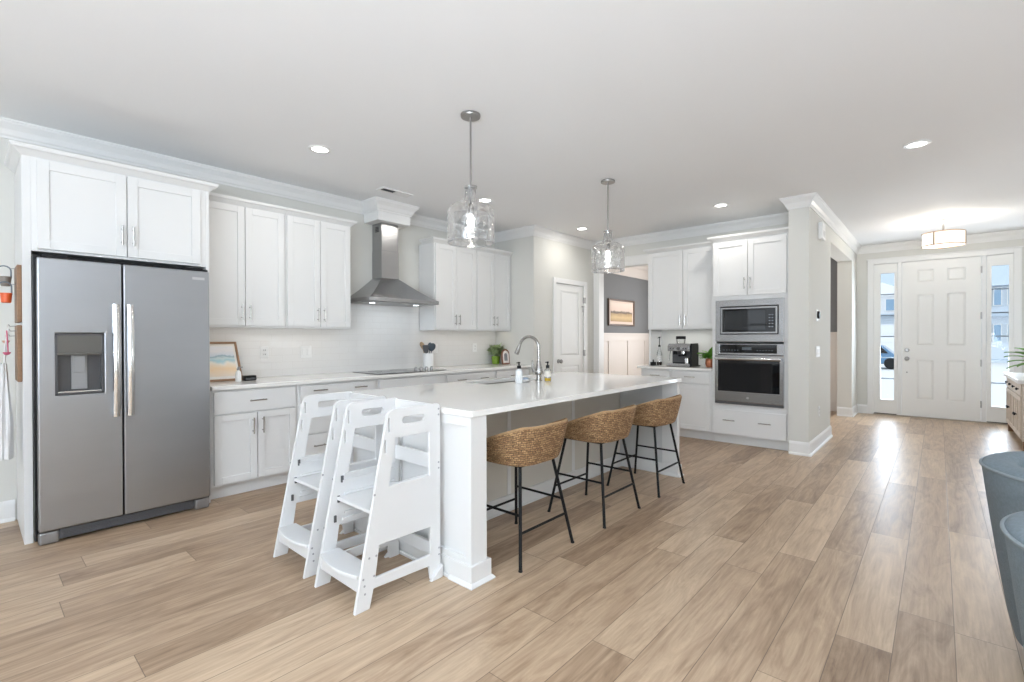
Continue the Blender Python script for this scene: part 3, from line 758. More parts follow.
utensil('spatula', 1.18, (-.205, -.09), DKGREY, DKGREY, 'dark spatula leaning furthest left in the white utensil crock')
utensil('ladle', 1.205, (.05, -.20), UTENB, UTENB, 'slate blue ladle in the middle of the white utensil crock')
utensil('spoon', 1.215, (.20, .14), UTENB, UTENB, 'slate blue spoon leaning right in the white utensil crock')

pl = thing('succulent_plant', 'bushy succulent in a lime green pot on the back counter', 'plant', (4.915, 4.655, .885))
MB().lathe([(.045, .886), (.050, .89), (.060, .985), (.062, .995), (.055, .995), (.052, .97)], (4.915, 4.655, 0), 24, cap=False).lathe([(.03, .887), (.045, .887)], (4.915, 4.655, 0), 24).build('pot', LIME, pl, smooth=True)
MB().lathe([(.050, .97), (.053, .976)], (4.915, 4.655, 0), 20).build('soil', SOIL, pl)
mb = MB()
for i in range(110):
    a = random.uniform(0, 2*pi); rr = random.uniform(.0, .062); h = random.uniform(.01, .20)
    b = Vector((4.915+rr*cos(a), 4.655+rr*sin(a), .99+h*.6)); dr = Vector((cos(a)*random.uniform(.3, 1), sin(a)*random.uniform(.3, 1), random.uniform(.1, .7))).normalized()
    mb.leaf(b, b+dr*random.uniform(.06, .105), .046)
for i in range(10):
    a = 2*pi*i/10; mb.rod((4.915+.02*cos(a), 4.655+.02*sin(a), .985), (4.915+.05*cos(a), 4.655+.05*sin(a), 1.08), .003, 5)
mb.build('foliage', SAGE, pl, smooth=True)

pf = thing('photo_frame', 'small arched wooden photo frame beside the green pot', 'photo frame', (5.0, 4.52, .885))
def arch(w, h, n=14):
    r = w/2; return [(-r, 0), (r, 0)]+[(r*cos(pi*i/n), h-r+r*sin(pi*i/n)*1.0) for i in range(n+1)]
tl = .10
MP = lambda u, v, a: (4.968+u, 4.505+v*tl+a, .888+v)
mb = MB(); mb.plate(arch(.165, .205), [[(x*1.0, y+.016) for x, y in arch(.130, .172)]], -.008, .008, MP); mb.build('frame', mat('red_wood', (.22, .085, .045), .45, var=.2), pf, bevel=.002)
mb = MB(); mb.prism([(x, y+.012) for x, y in arch(.136, .180)], -.002, .004, MP); mb.build('mount', mat('cream_mount', (.80, .74, .70), .6), pf)
mb = MB(); mb.prism([(x, y+.046) for x, y in arch(.062, .105)], -.004, .0, MP); mb.build('photo', mat('grey_photo', (.22, .22, .23), .5, var=.7, scale=45), pf)
mb = MB(); mb.prism([(-.02, 0.0), (.02, 0.0), (.01, .12), (-.01, .12)], .008, .012, lambda u, v, a: (4.968+u, 4.548+a-v*.20, .888+v)); mb.build('easel', WOODDK, pf)

ft = thing('art_frame', 'framed beach print leaning on the counter beside the refrigerator', 'picture', (1.40, 4.64, .885))
lean = .22
ML = lambda u, v, a: (1.245+u, 4.565+v*.50+a, .8868+v)
W_, H_ = .355, .335
mb = MB(); mb.plate([(0, 0), (W_, 0), (W_-.0, H_), (0, H_)], [[(.018, .018), (W_-.018, .018), (W_-.018, H_-.018), (.018, H_-.018)]], -.010, .012, ML); mb.build('frame', WOODMID, ft, bevel=.002)
def print_plane(name, mt, parent, M, u0, u1, v0, v1, a):
    me = bpy.data.meshes.new(name); off = Vector((0, 0, 0)); p = parent
    while p is not None: off += p.location; p = p.parent
    n = .003
    co = [Vector(M(*q))-off for q in ((u0, v0, a), (u1, v0, a), (u1, v1, a), (u0, v1, a), (u0, v0, a+n), (u1, v0, a+n), (u1, v1, a+n), (u0, v1, a+n))]
    fs = [(0, 1, 2, 3), (4, 7, 6, 5), (0, 4, 5, 1), (1, 5, 6, 2), (2, 6, 7, 3), (3, 7, 4, 0)]
    me.from_pydata(co, [], fs); uv = me.uv_layers.new(name='UVMap')
    uvs = [(0, 0), (1, 0), (1, 1), (0, 1)]*2
    for pnl in me.polygons:
        for li in pnl.loop_indices: uv.data[li].uv = uvs[me.loops[li].vertex_index]
    me.materials.append(mt); o = bpy.data.objects.new(name, me); COL.objects.link(o); o.parent = parent
    return o
mb = MB(); mb.prism([(.012, .012), (W_-.012, .012), (W_-.012, H_-.012), (.012, H_-.012)], .0, .008, ML); mb.build('mat_board', mat('mat_board', (.82, .80, .77), .7), ft)
print_plane('print', ART_SHORE, ft, ML, .036, W_-.036, .04, H_-.04, -.003)

sp = thing('spray_bottle', 'tiny white pump bottle beside the leaning beach print', 'bottle', (1.512, 4.42, .885))
MB().lathe([(.020, .886), (.023, .89), (.023, .95), (.019, .97), (.010, .98), (.010, .99)], (1.512, 4.42, 0), 18).build('bottle', WHITEP, sp, smooth=True)
MB().lathe([(.012, .985), (.012, 1.0), (.006, 1.002), (.006, 1.008)], (1.512, 4.42, 0), 14).box(1.508, 1.545, 4.414, 4.426, 1.003, 1.012).build('pump', MIDGREY, sp)
ak = thing('alarm_clock', 'small black box clock on the back counter near the beach print', 'clock', (1.62, 4.50, .885))
MB().box(1.578, 1.678, 4.47, 4.53, .886, .93).build('case', BLACK, ak, bevel=.008, seg=3)
mb = MB(); mb.box(1.588, 1.668, 4.4685, 4.4705, .893, .924); mb.build('display', BLKGLASS, ak)

# wall plates
def plate_on(M, u, v, w_, h_, label, cat, kind, name):
    t = thing(name, label, cat, M(u, v, 0))
    mb = MB(); fbox(mb, M, u-w_/2, u+w_/2, v-h_/2, v+h_/2, 0.0, .006); mb.build('plate', WHITEP, t, bevel=.002)
    if kind == 'outlet':
        for q in (-.02, .02):
            mb = MB(); fbox(mb, M, u-.016, u+.016, v+q-.014, v+q+.014, .006, .009)
            o = mb.build('socket', WHITEP, t, bevel=.001)
            mb = MB(); fbox(mb, M, u-.009, u-.005, v+q-.006, v+q+.006, .009, .0095); fbox(mb, M, u+.005, u+.009, v+q-.006, v+q+.006, .009, .0095); mb.build('slots', DKGREY, o)
    else:
        n = int(round(w_/.055))
        for k in range(max(1, n-0 if w_ > .1 else 1)):
            uu = u+(k-(max(1, n if w_ > .1 else 1)-1)/2)*.046
            mb = MB(); fbox(mb, M, uu-.015, uu+.015, v-.032, v+.032, .006, .010); mb.build('rocker', WHITEP, t, bevel=.0015)
    return t
BS = FY(YB-.006)
plate_on(BS, 1.86, 1.12, .075, .118, 'white outlet on the backsplash nearest the refrigerator', 'outlet', 'outlet', 'outlet')
plate_on(BS, 2.26, 1.115, .115, .118, 'white double switch plate on the backsplash left of the cooktop', 'switch', 'switch', 'light_switch')
plate_on(BS, 3.93, 1.12, .075, .118, 'white switch plate on the backsplash right of the utensil crock', 'switch', 'switch', 'light_switch')
plate_on(BS, 4.62, 1.12, .075, .118, 'white outlet on the backsplash left of the green pot', 'outlet', 'outlet', 'outlet')
HW = FY(1.02)
plate_on(HW, 6.34, 1.09, .21, .12, 'white triple switch plate on the pillar wall below the thermostat', 'switch', 'switch', 'light_switch')
plate_on(HW, 6.42, .41, .075, .118, 'white outlet low on the pillar wall', 'outlet', 'outlet', 'outlet')
th = thing('thermostat', 'small black thermostat on the pillar wall above the switches', 'thermostat', (6.30, 1.02, 1.5))
mb = MB(); fbox(mb, HW, 6.245, 6.355, 1.435, 1.56, 0, .008); mb.build('back_plate', WHITEP, th, bevel=.003)
mb = MB(); mb.tube([HW(6.30, 1.50, q) for q in (.006, .022, .028)], [.043, .043, .038], 24); mb.build('dial', BLACK, th, smooth=True)
ch = thing('door_chime', 'white door chime box high on the pillar wall near the crown', 'door chime', (6.45, 1.02, 2.47))
mb = MB(); fbox(mb, HW, 6.36, 6.54, 2.36, 2.55, 0, .045); mb.build('cover', WHITEP, ch, bevel=.006)
mb = MB()
for k in range(5): fbox(mb, HW, 6.39, 6.51, 2.39+.014*k, 2.395+.014*k, .045, .0465)
mb.build('vent_slots', MIDGREY, ch)

# ------------------------------------------------------------------ oven tower
XC = 5.92
ot = thing('oven_cabinet', 'tall white oven tower cabinet beside the pillar with two upper doors', 'cabinet', (6.23, 1.635, 0))
OM = FX(XC)
mb = MB()
mb.plate([(1.216, .105), (2.03, .105), (2.03, 2.40), (1.216, 2.40)], [[(1.268, .475), (1.982, .475), (1.982, 1.68), (1.268, 1.68)]], -.02, 0, OM)
mb.box(XC+.02, XO-.002, 1.216, 1.256, .105, 2.40); mb.box(XC+.02, XO-.002, 2.012, 2.03, .105, 2.40)
mb.box(XC+.02, XO-.002, 1.256, 2.012, 2.38, 2.40); mb.box(XC+.02, XO-.002, 1.256, 2.012, .105, .46); mb.box(XC+.02, XO-.002, 1.256, 2.012, 1.70, 2.38)
mb.box(5.985, 6.005, 1.216, 2.03, 0, .105)
mb.build('body', CAB, ot, bevel=.0015)
for a, b, hu in ((1.239, 1.629, 1.600), (1.635, 2.014, 1.664)):
    d = shaker(ot, 'door', OM, a, b, 1.735, 2.365); pull(d, OM, hu, 1.87)
d = slab(ot, 'drawer', OM, 1.239, 2.014, .122, .405); pull(d, OM, 1.45, .285, False); pull(d, OM, 1.83, .285, False)
MB().sweep(CABCROWN, [(XO-.06, 2.03), (XC, 2.03), (XC, 1.214)][::-1], 2.385).build('crown', CAB, ot) if False else MB().sweep(CABCROWN, [(6.13, 2.03), (XC, 2.03), (XC, 1.214)][::1], 2.385).build('crown', CAB, ot)

mw = thing('microwave', 'built-in stainless microwave above the wall oven', 'microwave', (6.15, 1.625, 1.195))
mb = MB(); mb.plate([(1.262, 1.20), (1.988, 1.20), (1.988, 1.685), (1.262, 1.685)], [[(1.315, 1.285), (1.935, 1.285), (1.935, 1.608), (1.315, 1.608)]], .001, .022, OM); mb.build('trim_kit', STEEL, mw, bevel=.004)
mb = MB(); fbox(mb, OM, 1.316, 1.934, 1.286, 1.607, -.40, .006); mb.build('body', BLACK, mw)
mb = MB(); mb.plate([(1.322, 1.292), (1.928, 1.292), (1.928, 1.601), (1.322, 1.601)], [[(1.445, 1.335), (1.880, 1.335), (1.880, 1.560), (1.445, 1.560)]], .006, .026, OM); md_ = mb.build('door', STEEL, mw, bevel=.003) if False else mb.build('door', BLKGLASS, mw, bevel=.003)
mb = MB(); mb.plate([(1.326, 1.296), (1.924, 1.296), (1.924, 1.597), (1.326, 1.597)], [[(1.343, 1.313), (1.907, 1.313), (1.907, 1.580), (1.343, 1.580)]], .0062, .029, OM); mb.build('door_frame', STEEL, mw)
mb = MB(); fbox(mb, OM, 1.446, 1.879, 1.336, 1.559, .008, .018); mb.build('window', mat('smoked_glass', (.028, .031, .035), .03), mw)
for k in range(5):
    for j in range(2):
        mb = MB(); fbox(mb, OM, 1.366+.028*j, 1.384+.028*j, 1.365+.033*k, 1.377+.033*k, .0261, .0268); mb.build('button', mat('button_pale', (.20, .22, .25), .4), mw)

ov = thing('wall_oven', 'built-in stainless wall oven with black glass door', 'oven', (6.15, 1.625, .47))
mb = MB(); fbox(mb, OM, 1.29, 1.965, .48, 1.18, -.45, .0); mb.build('body', BLACK, ov)
mb = MB(); mb.plate([(1.262, 1.052), (1.988, 1.052), (1.988, 1.178), (1.262, 1.178)], [[(1.33, 1.072), (1.935, 1.072), (1.935, 1.168), (1.33, 1.168)]], .001, .03, OM); mb.build('panel_surround', STEEL, ov, bevel=.003)
mb = MB(); fbox(mb, OM, 1.331, 1.934, 1.073, 1.167, .001, .027); cp = mb.build('control_panel', BLKGLASS, ov)
PMK = mat('panel_marks', (.10, .12, .14), .4)
mb = MB(); fbox(mb, OM, 1.59, 1.69, 1.108, 1.138, .027, .0275); mb.build('display', PMK, cp)
for k in range(12):
    u = (1.37+.03*k) if k < 6 else (1.73+.03*(k-6))
    mb = MB(); fbox(mb, OM, u, u+.015, 1.10, 1.108, .027, .0275); mb.build('button', PMK, cp)
mb = MB(); mb.plate([(1.262, .505), (1.988, .505), (1.988, 1.045), (1.262, 1.045)], [[(1.30, .625), (1.952, .625), (1.952, .985), (1.30, .985)]], .001, .042, OM); od = mb.build('door', STEEL, ov, bevel=.004)
mb = MB(); fbox(mb, OM, 1.301, 1.951, .626, .984, .004, .039); mb.build('window', BLKGLASS, od)
mb = MB(); mb.tube([OM(1.275, 1.005, .085), OM(1.975, 1.005, .085)], .013, 14)
for u in (1.30, 1.95): mb.box(u-.010, u+.010, .996, 1.014, .04, .085, OM)
mb.build('handle', CHROME, od, smooth=True)
mb = MB(); mb.tube([OM(1.625, .56, .042), OM(1.625, .56, .0435)], .014, 16); mb.build('badge', CHROME, od)
mb = MB(); fbox(mb, OM, 1.262, 1.988, .476, .503, .001, .038); mb.build('vent_strip', DKGREY, ov, bevel=.002)

# ------------------------------------------------------------------ coffee station
CM = FX(XC)
def side_base(y0, y1, fronts, label):
    t = thing('base_cabinet', label, 'cabinet', (6.2, (y0+y1)/2, 0), 'base cabinets of the coffee station')
    mb = MB(); mb.box(XC, XO-.002, y0, y1, .105, .845); mb.box(5.985, 6.005, y0, y1, 0, .105); mb.build('body', CAB, t, bevel=.0015)
    for kind, a, b, c, d, hs in fronts:
        o = slab(t, 'drawer', CM, a, b, c, d) if kind == 'drawer' else shaker(t, 'door', CM, a, b, c, d, .052)
        for h in hs: pull(o, CM, *h)
side_base(2.032, 2.530, [('drawer', 2.055, 2.512, .692, .832, [(2.29, .768, False)]), ('door', 2.055, 2.512, .122, .672, [(2.475, .58)])], 'white base cabinet with drawer and door next to the oven tower')
side_base(2.532, 2.95, [('drawer', 2.55, 2.93, .692, .832, [(2.74, .768, False)]), ('door', 2.55, 2.93, .122, .672, [(2.59, .58)])], 'white base cabinet beneath the espresso machine beside the dining opening')
t = MB().box(XC-.035, XO-.002, 2.032, 3.0, .846, .876).build('countertop', QUARTZ, bevel=.004)
tag(t, 'short white countertop of the coffee station beside the oven tower', 'countertop')
uc = thing('upper_cabinet', 'white two-door upper cabinet above the espresso machine', 'cabinet', (6.37, 2.5, 1.36))
mb = MB(); mb.box(6.19, XO-.002, 2.032, 2.985, 1.358, 2.41); mb.build('body', CAB, uc, bevel=.0015)
MB().box(6.21, XO-.002, 2.95, 2.982, .877, 1.358).build('side_panel', CAB, uc, bevel=.002)
UM = FX(6.19)
for a, b, hu in ((2.05, 2.488, 2.46), (2.496, 2.965, 2.526)):
    d = shaker(uc, 'door', UM, a, b, 1.372, 2.388); pull(d, UM, hu, 1.475)
MB().sweep(CABCROWN, [(6.42, 2.985), (6.19, 2.985), (6.19, 2.032)], 2.395).build('crown', CAB, uc)

ZT = .876
em = thing('espresso_machine', 'stainless and black espresso machine on the coffee station counter', 'coffee machine', (6.24, 2.52, ZT))
EM = lambda x, y, z: (x, y, z)
mb = MB(); mb.box(6.07, 6.29, 2.335, 2.357, ZT+.012, ZT+.30)
mb.box(6.20, 6.36, 2.357, 2.645, ZT+.012, ZT+.28); mb.build('body', BLACK, em, bevel=.006)
mb = MB(); mb.prism([(6.05, ZT+.20), (6.05, ZT+.265), (6.085, ZT+.295), (6.35, ZT+.295), (6.35, ZT+.20)], 2.358, 2.647, lambda u, v, a: (u, a, v)); mb.build('head', STEEL, em, bevel=.004)
mb = MB(); mb.box(6.195, 6.202, 2.36, 2.642, ZT+.05, ZT+.20); mb.build('splash_back', DKGREY, em)
mb = MB(); mb.box(6.03, 6.20, 2.350, 2.647, ZT+.004, ZT+.042); mb.build('drip_tray', STEEL, em, bevel=.004)
mb = MB(); mb.box(6.035, 6.36, 2.335, 2.650, ZT+.0, ZT+.014); mb.build('base', BLACK, em)
mb = MB(); mb.lathe([(.034, ZT+.165), (.034, ZT+.20)], (6.125, 2.465, 0), 18); mb.build('group_head', CHROME, em, smooth=True)
mb = MB(); mb.lathe([(.030, ZT+.138), (.036, ZT+.145), (.036, ZT+.165)], (6.125, 2.465, 0), 18); mb.tube([(6.10, 2.465, ZT+.155), (6.03, 2.465, ZT+.15), (5.985, 2.465, ZT+.145)], [.008, .012, .011], 10); mb.build('portafilter', BLACK, em, smooth=True)
mb = MB(); mb.lathe([(.028, ZT+.155), (.024, ZT+.20)], (6.125, 2.575, 0), 16); mb.build('grinder_outlet', BLACK, em, smooth=True)
mb = MB(); mb.lathe([(.050, ZT+.296), (.056, ZT+.31), (.060, ZT+.355)], (6.26, 2.555, 0), 20, cap=True); mb.build('bean_hopper', CLEAR, em, smooth=True)
mb = MB(); mb.lathe([(.063, ZT+.354), (.063, ZT+.39), (.055, ZT+.395)], (6.26, 2.555, 0), 20); mb.build('hopper_lid', BLACK, em, smooth=True)
mb = MB(); mb.tube([(6.12, 2.635, ZT+.20), (6.10, 2.638, ZT+.16), (6.085, 2.64, ZT+.07)], .005, 8); mb.build('steam_wand', CHROME, em, smooth=True)
MB().tube([(6.052, 2.505, ZT+.235), (6.043, 2.505, ZT+.235)], .020, 18).build('dial', DKGREY, em)
for y in (2.405, 2.44, 2.57, 2.605): MB().tube([(6.052, y, ZT+.235), (6.046, y, ZT+.235)], .009, 12).build('button', DKGREY, em)
pj = thing('milk_jug', 'small steel milk jug on the espresso machine tray', 'jug', (6.11, 2.41, ZT+.042))
mb = MB(); mb.lathe([(.032, ZT+.043), (.034, ZT+.06), (.028, ZT+.10), (.030, ZT+.115), (.026, ZT+.114), (.026, ZT+.05)], (6.11, 2.410, 0), 18); mb.build('jug_body', CHROME, pj, smooth=True)
mb = MB(); mb.tube([(6.084, 2.412, ZT+.105), (6.062, 2.412, ZT+.095), (6.062, 2.412, ZT+.07), (6.08, 2.412, ZT+.06)], .004, 8); mb.build('jug_handle', CHROME, pj, smooth=True)

sb = thing('syrup_bottle', 'tall clear syrup bottle with black pump beside the espresso machine', 'bottle', (6.22, 2.835, ZT))
mb = MB(); mb.lathe([(.032, ZT+.001), (.035, ZT+.005), (.035, ZT+.15), (.028, ZT+.18), (.013, ZT+.22), (.013, ZT+.255)], (6.22, 2.835, 0), 20); mb.build('bottle', CLEAR, sb, smooth=True)
mb = MB(); mb.lathe([(.0352, ZT+.05), (.0356, ZT+.051), (.0356, ZT+.13), (.0352, ZT+.131)], (6.22, 2.835, 0), 20, cap=False); mb.build('label_band', mat('bottle_label', (.72, .71, .69), .5, var=.5, scale=60), sb, smooth=True)
mb = MB(); mb.lathe([(.015, ZT+.25), (.015, ZT+.272), (.005, ZT+.275), (.005, ZT+.37), (.014, ZT+.372), (.014, ZT+.385)], (6.22, 2.835, 0), 14); mb.rod((6.22, 2.835, ZT+.376), (6.17, 2.835, ZT+.368), .004, 8); mb.build('pump', BLACK, sb, smooth=True)
mb = MB(); mb.lathe([(.030, ZT+.003), (.033, ZT+.006), (.033, ZT+.045)], (6.22, 2.835, 0), 18); mb.build('syrup', mat('dark_syrup', (.04, .02, .012), .1), sb, smooth=True)
ks = thing('knock_box', 'small black coffee knock box at the end of the coffee station', 'knock box', (6.15, 2.94, ZT))
mb = MB(); mb.plate(rrect(6.10, 6.19, 2.862, 2.914, .012), [rrect(6.107, 6.183, 2.869, 2.907, .008)], ZT+.001, ZT+.045, lambda u, v, a: (u, v, a)); mb.box(6.105, 6.185, 2.866, 2.91, ZT+.001, ZT+.008); mb.build('tray', BLACK, ks)
mb = MB(); mb.rod((6.145, 2.868, ZT+.04), (6.145, 2.908, ZT+.04), .006, 10); mb.tube([(6.17, 2.90, ZT+.008), (6.18, 2.905, ZT+.075)], .008, 10); mb.build('tamper', BLKMETAL, ks)
hp = thing('herb_plant', 'leafy green herb in a copper pot by the oven tower', 'plant', (6.17, 2.135, ZT))
mb = MB(); mb.lathe([(.036, ZT+.001), (.044, ZT+.006), (.054, ZT+.05), (.050, ZT+.09), (.046, ZT+.105), (.050, ZT+.112), (.043, ZT+.112), (.043, ZT+.09)], (6.15, 2.142, 0), 22); mb.build('pot', COPPER, hp, smooth=True)
mb = MB(); mb.lathe([(.040, ZT+.10), (.041, ZT+.106)], (6.15, 2.142, 0), 16); mb.build('soil', SOIL, hp)
mb = MB()
for i in range(60):
    a = random.uniform(0, 2*pi); rr = random.uniform(.0, .035); h = random.uniform(.02, .09)
    b = Vector((6.15+rr*cos(a), 2.147+rr*sin(a), ZT+.105+h*.7)); dr = Vector((cos(a)*.8-.25, sin(a)*.55+.45, random.uniform(.0, .9))).normalized()
    tp = b+dr*random.uniform(.07, .12); tp.y = max(tp.y, 2.055); mb.leaf(b, tp, .05, bend=.35)
for i in range(10):
    a = 2*pi*i/10; mb.rod((6.15+.015*cos(a), 2.142+.015*sin(a), ZT+.10), (6.15+.035*cos(a), 2.147+.035*sin(a), ZT+.16), .002, 5)
mb.build('foliage', GREEN, hp, smooth=True)
for xa in (1.6, 2.27, 4.02, 4.70): area('undercabinet_fill', (xa, 4.58, 1.342), (0, .1, -1), .64, .04, .22, (1, .84, .66))  # added strips that warm the tile; no fixtures known here
area('undercabinet_fill', (6.36, 2.5, 1.35), (0, 0, -1), .05, .6, .8, (1, .98, .95))

# ------------------------------------------------------------------ island
IZ = .885
isl = thing('kitchen_island', 'long white kitchen island base with corner posts and panelled end', 'kitchen island', (2.97, 2.4, 0))
mb = MB()
mb.box(1.69, 1.715, 1.80, 3.0, 0, .852)                        # end panel core
mb.box(1.715, 4.235, 2.345, 2.98, .09, .66); mb.box(1.715, 2.60, 2.345, 2.98, .66, .852); mb.box(3.56, 4.235, 2.345, 2.98, .66, .852)
mb.box(2.60, 3.56, 2.345, 2.40, .66, .852); mb.box(2.60, 3.56, 2.96, 2.98, .66, .852)
mb.box(1.715, 4.235, 2.42, 2.90, 0, .09)
mb.build('body', CAB, isl, bevel=.002)
MI = FX(1.69)
mb = MB()
for a, b in ((1.90, 2.36), (2.44, 2.94)): pass
mb.plate([(1.757, .10), (3.0, .10), (3.0, .852), (1.757, .852)], [[(1.786, .135), (2.36, .135), (2.36, .80), (1.786, .80)], [(2.43, .135), (2.96, .135), (2.96, .80), (2.43, .80)]], 0, .018, MI)
mb.box(1.664, 1.69, 1.785, 3.0, 0, .10); mb.box(1.652, 1.664, 1.785, 3.0, 0, .016)
mb.build('end_panel', CAB, isl, bevel=.0025)
def post(x0, x1, yb):
    t_ = MB(); t_.box(x0, x1, 1.756, yb, 0, .852)
    p = t_.build('post', CAB, isl, bevel=.002)
    b_ = MB(); b_.box(x0-.013, x1+.020, 1.742, 1.905, 0, .104); b_.sweep([(0, 0), (-.016, 0), (-.016, .006), (-.006, .018), (0, .022)], [(x1+.020, 1.905), (x1+.020, 1.742), (x0-.013, 1.742), (x0-.013, 1.905)][::-1] if False else [(x0-.013, 1.905), (x0-.013, 1.742), (x1+.020, 1.742), (x1+.020, 1.905)][::-1])
    b_.build('post_base', CAB, p, bevel=.0025)
post(1.6725, 1.784, 1.80)
post(4.225, 4.272, 1.90)
for q in ((1.715, 1.784, 1.80, 2.333), (4.236, 4.262, 1.90, 2.98)): MB().box(*q, 0, .852).build('wing_panel', mat('shaded_island_paint', (.62, .63, .63), .4), isl)  # white paint greyed, the shade on these panels is in the colour
mb = MB(); mb.box(1.785, 4.23, 2.333, 2.345, 0, .852); mb.build('back_panel', mat('shaded_island_back', (.66, .63, .57), .4), isl)  # same white paint, with shade and warm floor bounce put into the colour
mb = MB(); mb.box(1.785, 4.23, 2.319, 2.333, 0, .115); mb.box(1.785, 4.23, 2.310, 2.319, 0, .014); mb.box(4.218, 4.232, 1.905, 2.319, 0, .10)
for x in (2.6, 3.42): mb.box(x-.02, x+.02, 2.328, 2.333, .115, .852)
mb.build('kickboard', CAB, isl, bevel=.002)
M = FYP(2.98)
for a, b in ((1.74, 2.56), (3.60, 4.22)):
    m_ = (a+b)/2
    for q0, q1, hu in ((a, m_-.003, m_-.035), (m_+.003, b, m_+.035)):
        d = shaker(isl, 'door', M, q0, q1, .11, .84); pull(d, M, hu, .72)
# worktop with sink cut-out
SX0, SX1, SY0, SY1 = 2.71, 3.40, 2.655, 2.945
mb = MB(); mb.plate(rrect(1.662, 4.282, 1.738, 3.02, .012), [rrect(SX0, SX1, SY0, SY1, .03)], .854, IZ, lambda u, v, a: (u, v, a))
it = mb.build('countertop', QUARTZ, bevel=.004)
tag(it, 'white quartz island top with a cut-out for the sink', 'countertop')
sk = thing('sink', 'undermount stainless sink set in the island top', 'sink', (3.05, 2.8, .66))
mb = MB(); a, b, c, d = SX0-.012, SX1+.012, SY0-.012, SY1+.012
mb.plate(rrect(a, b, c, d, .04), [rrect(a+.008, b-.008, c+.008, d-.008, .035)], .69, .853, lambda u, v, w_: (u, v, w_)); mb.prism(rrect(a, b, c, d, .04), .682, .69, lambda u, v, w_: (u, v, w_))
mb.build('basin', SINKM, sk)
mb = MB(); mb.lathe([(.045, .690), (.043, .694), (.02, .692)], (3.05, 2.8, 0), 20); mb.build('drain', CHROME, sk, smooth=True)

fc = thing('faucet', 'brushed nickel gooseneck faucet beside the island sink', 'faucet', (3.185, 2.555, IZ))
fx, fy = 3.225, 2.550
mb = MB(); mb.lathe([(.030, IZ), (.030, IZ+.008), (.023, IZ+.012), (.023, IZ+.05), (.032, IZ+.058), (.036, IZ+.08), (.033, IZ+.10), (.024, IZ+.125), (.019, IZ+.155), (.017, IZ+.16), (.018, IZ+.165), (.0135, IZ+.17)], (fx, fy, 0), 22); mb.build('base', NICKEL, fc, smooth=True)
dirv = Vector((-.12, 1, 0)).normalized(); R_ = .098; zt = IZ+.278
pts = [Vector((fx, fy, IZ+.16)), Vector((fx, fy, IZ+.25))]
for i in range(13):
    a = pi*i/12*0.90; pts.append(Vector((fx, fy, zt))+dirv*(R_*(1-cos(a)))+Vector((0, 0, R_*sin(a))))
mb = MB(); mb.tube(pts, .0135, 12); mb.build('spout', NICKEL, fc, smooth=True)
e = pts[-1]; dn = (pts[-1]-pts[-2]).normalized()
mb = MB(); mb.tube([e-dn*.004, e+dn*.03, e+dn*.065, e+dn*.09], [.0125, .0165, .021, .021], 16); mb.build('spray_head', NICKEL, fc, smooth=True)
mb = MB(); mb.tube([(fx-.02, fy, IZ+.082), (fx-.055, fy+.01, IZ+.085), (fx-.065, fy+.012, IZ+.12), (fx-.070, fy+.012, IZ+.175)], [.016, .015, .011, .007], 12); mb.build('lever', NICKEL, fc, smooth=True)

def soap(x, y, label, full, r=.031, h=.115):
    t = thing('soap_bottle', label, 'soap dispenser', (x, y, IZ), 'soap bottles by the island sink')
    mb = MB(); mb.lathe([(r*.92, IZ+.001), (r, IZ+.005), (r, IZ+h*.82), (r*.85, IZ+h*.93), (r*.42, IZ+h), (r*.42, IZ+h+.008)], (x, y, 0), 22)
    mb.build('bottle', full and mat('milky_bottle', (.80, .82, .82), .15, var=.03) or CLEAR, t, smooth=True)
    mb = MB(); mb.lathe([(r*.55, IZ+h+.004), (r*.55, IZ+h+.026), (r*.2, IZ+h+.03), (r*.2, IZ+h+.045), (r*.34, IZ+h+.047), (r*.34, IZ+h+.058)], (x, y, 0), 16)
    mb.rod((x, y, IZ+h+.053), (x-.006, y+.020, IZ+h+.050), .004, 8); mb.build('pump', BLACK, t, smooth=True)
    if not full:
        mb = MB(); mb.lathe([(r*.85, IZ+.004), (r*.92, IZ+.008), (r*.92, IZ+.028)], (x, y, 0), 20); mb.build('liquid', YELLOW, t, smooth=True)
        mb = MB(); mb.rod((x, y, IZ+.006), (x, y, IZ+h), .003, 6); mb.build('dip_tube', WHITEP, t)
        mb = MB(); mb.lathe([(r+.0004, IZ+.04), (r+.0006, IZ+.041), (r+.0006, IZ+.085), (r+.0004, IZ+.086)], (x, y, 0), 22, cap=False); mb.build('label_band', mat('soap_label', (.78, .74, .66), .5, var=.12, scale=40), t, smooth=True)
    return t
soap(2.938, 2.525, 'white soap bottle with black pump left of the faucet', True)
soap(3.245, 2.470, 'clear soap bottle with yellow soap and black pump right of the faucet', False, .028, .108)
spg = thing('sponge_holder', 'small pale blue sponge dish between the soap bottle and faucet', 'sponge holder', (3.06, 2.58, IZ))
mb = MB(); mb.plate(rrect(3.0, 3.12, 2.555, 2.615, .015), [rrect(3.006, 3.114, 2.561, 2.609, .011)], IZ+.001, IZ+.022, lambda u, v, a: (u, v, a)); mb.prism(rrect(3.0, 3.12, 2.555, 2.615, .015), IZ+.001, IZ+.005, lambda u, v, a: (u, v, a)); mb.build('dish', CERAM, spg)
mb = MB(); mb.box(3.012, 3.108, 2.565, 2.605, IZ+.006, IZ+.034); mb.build('sponge', mat('pale_blue_sponge', (.42, .52, .66), .9, var=.15, scale=80, bump=.4, bscale=200), spg, bevel=.004)

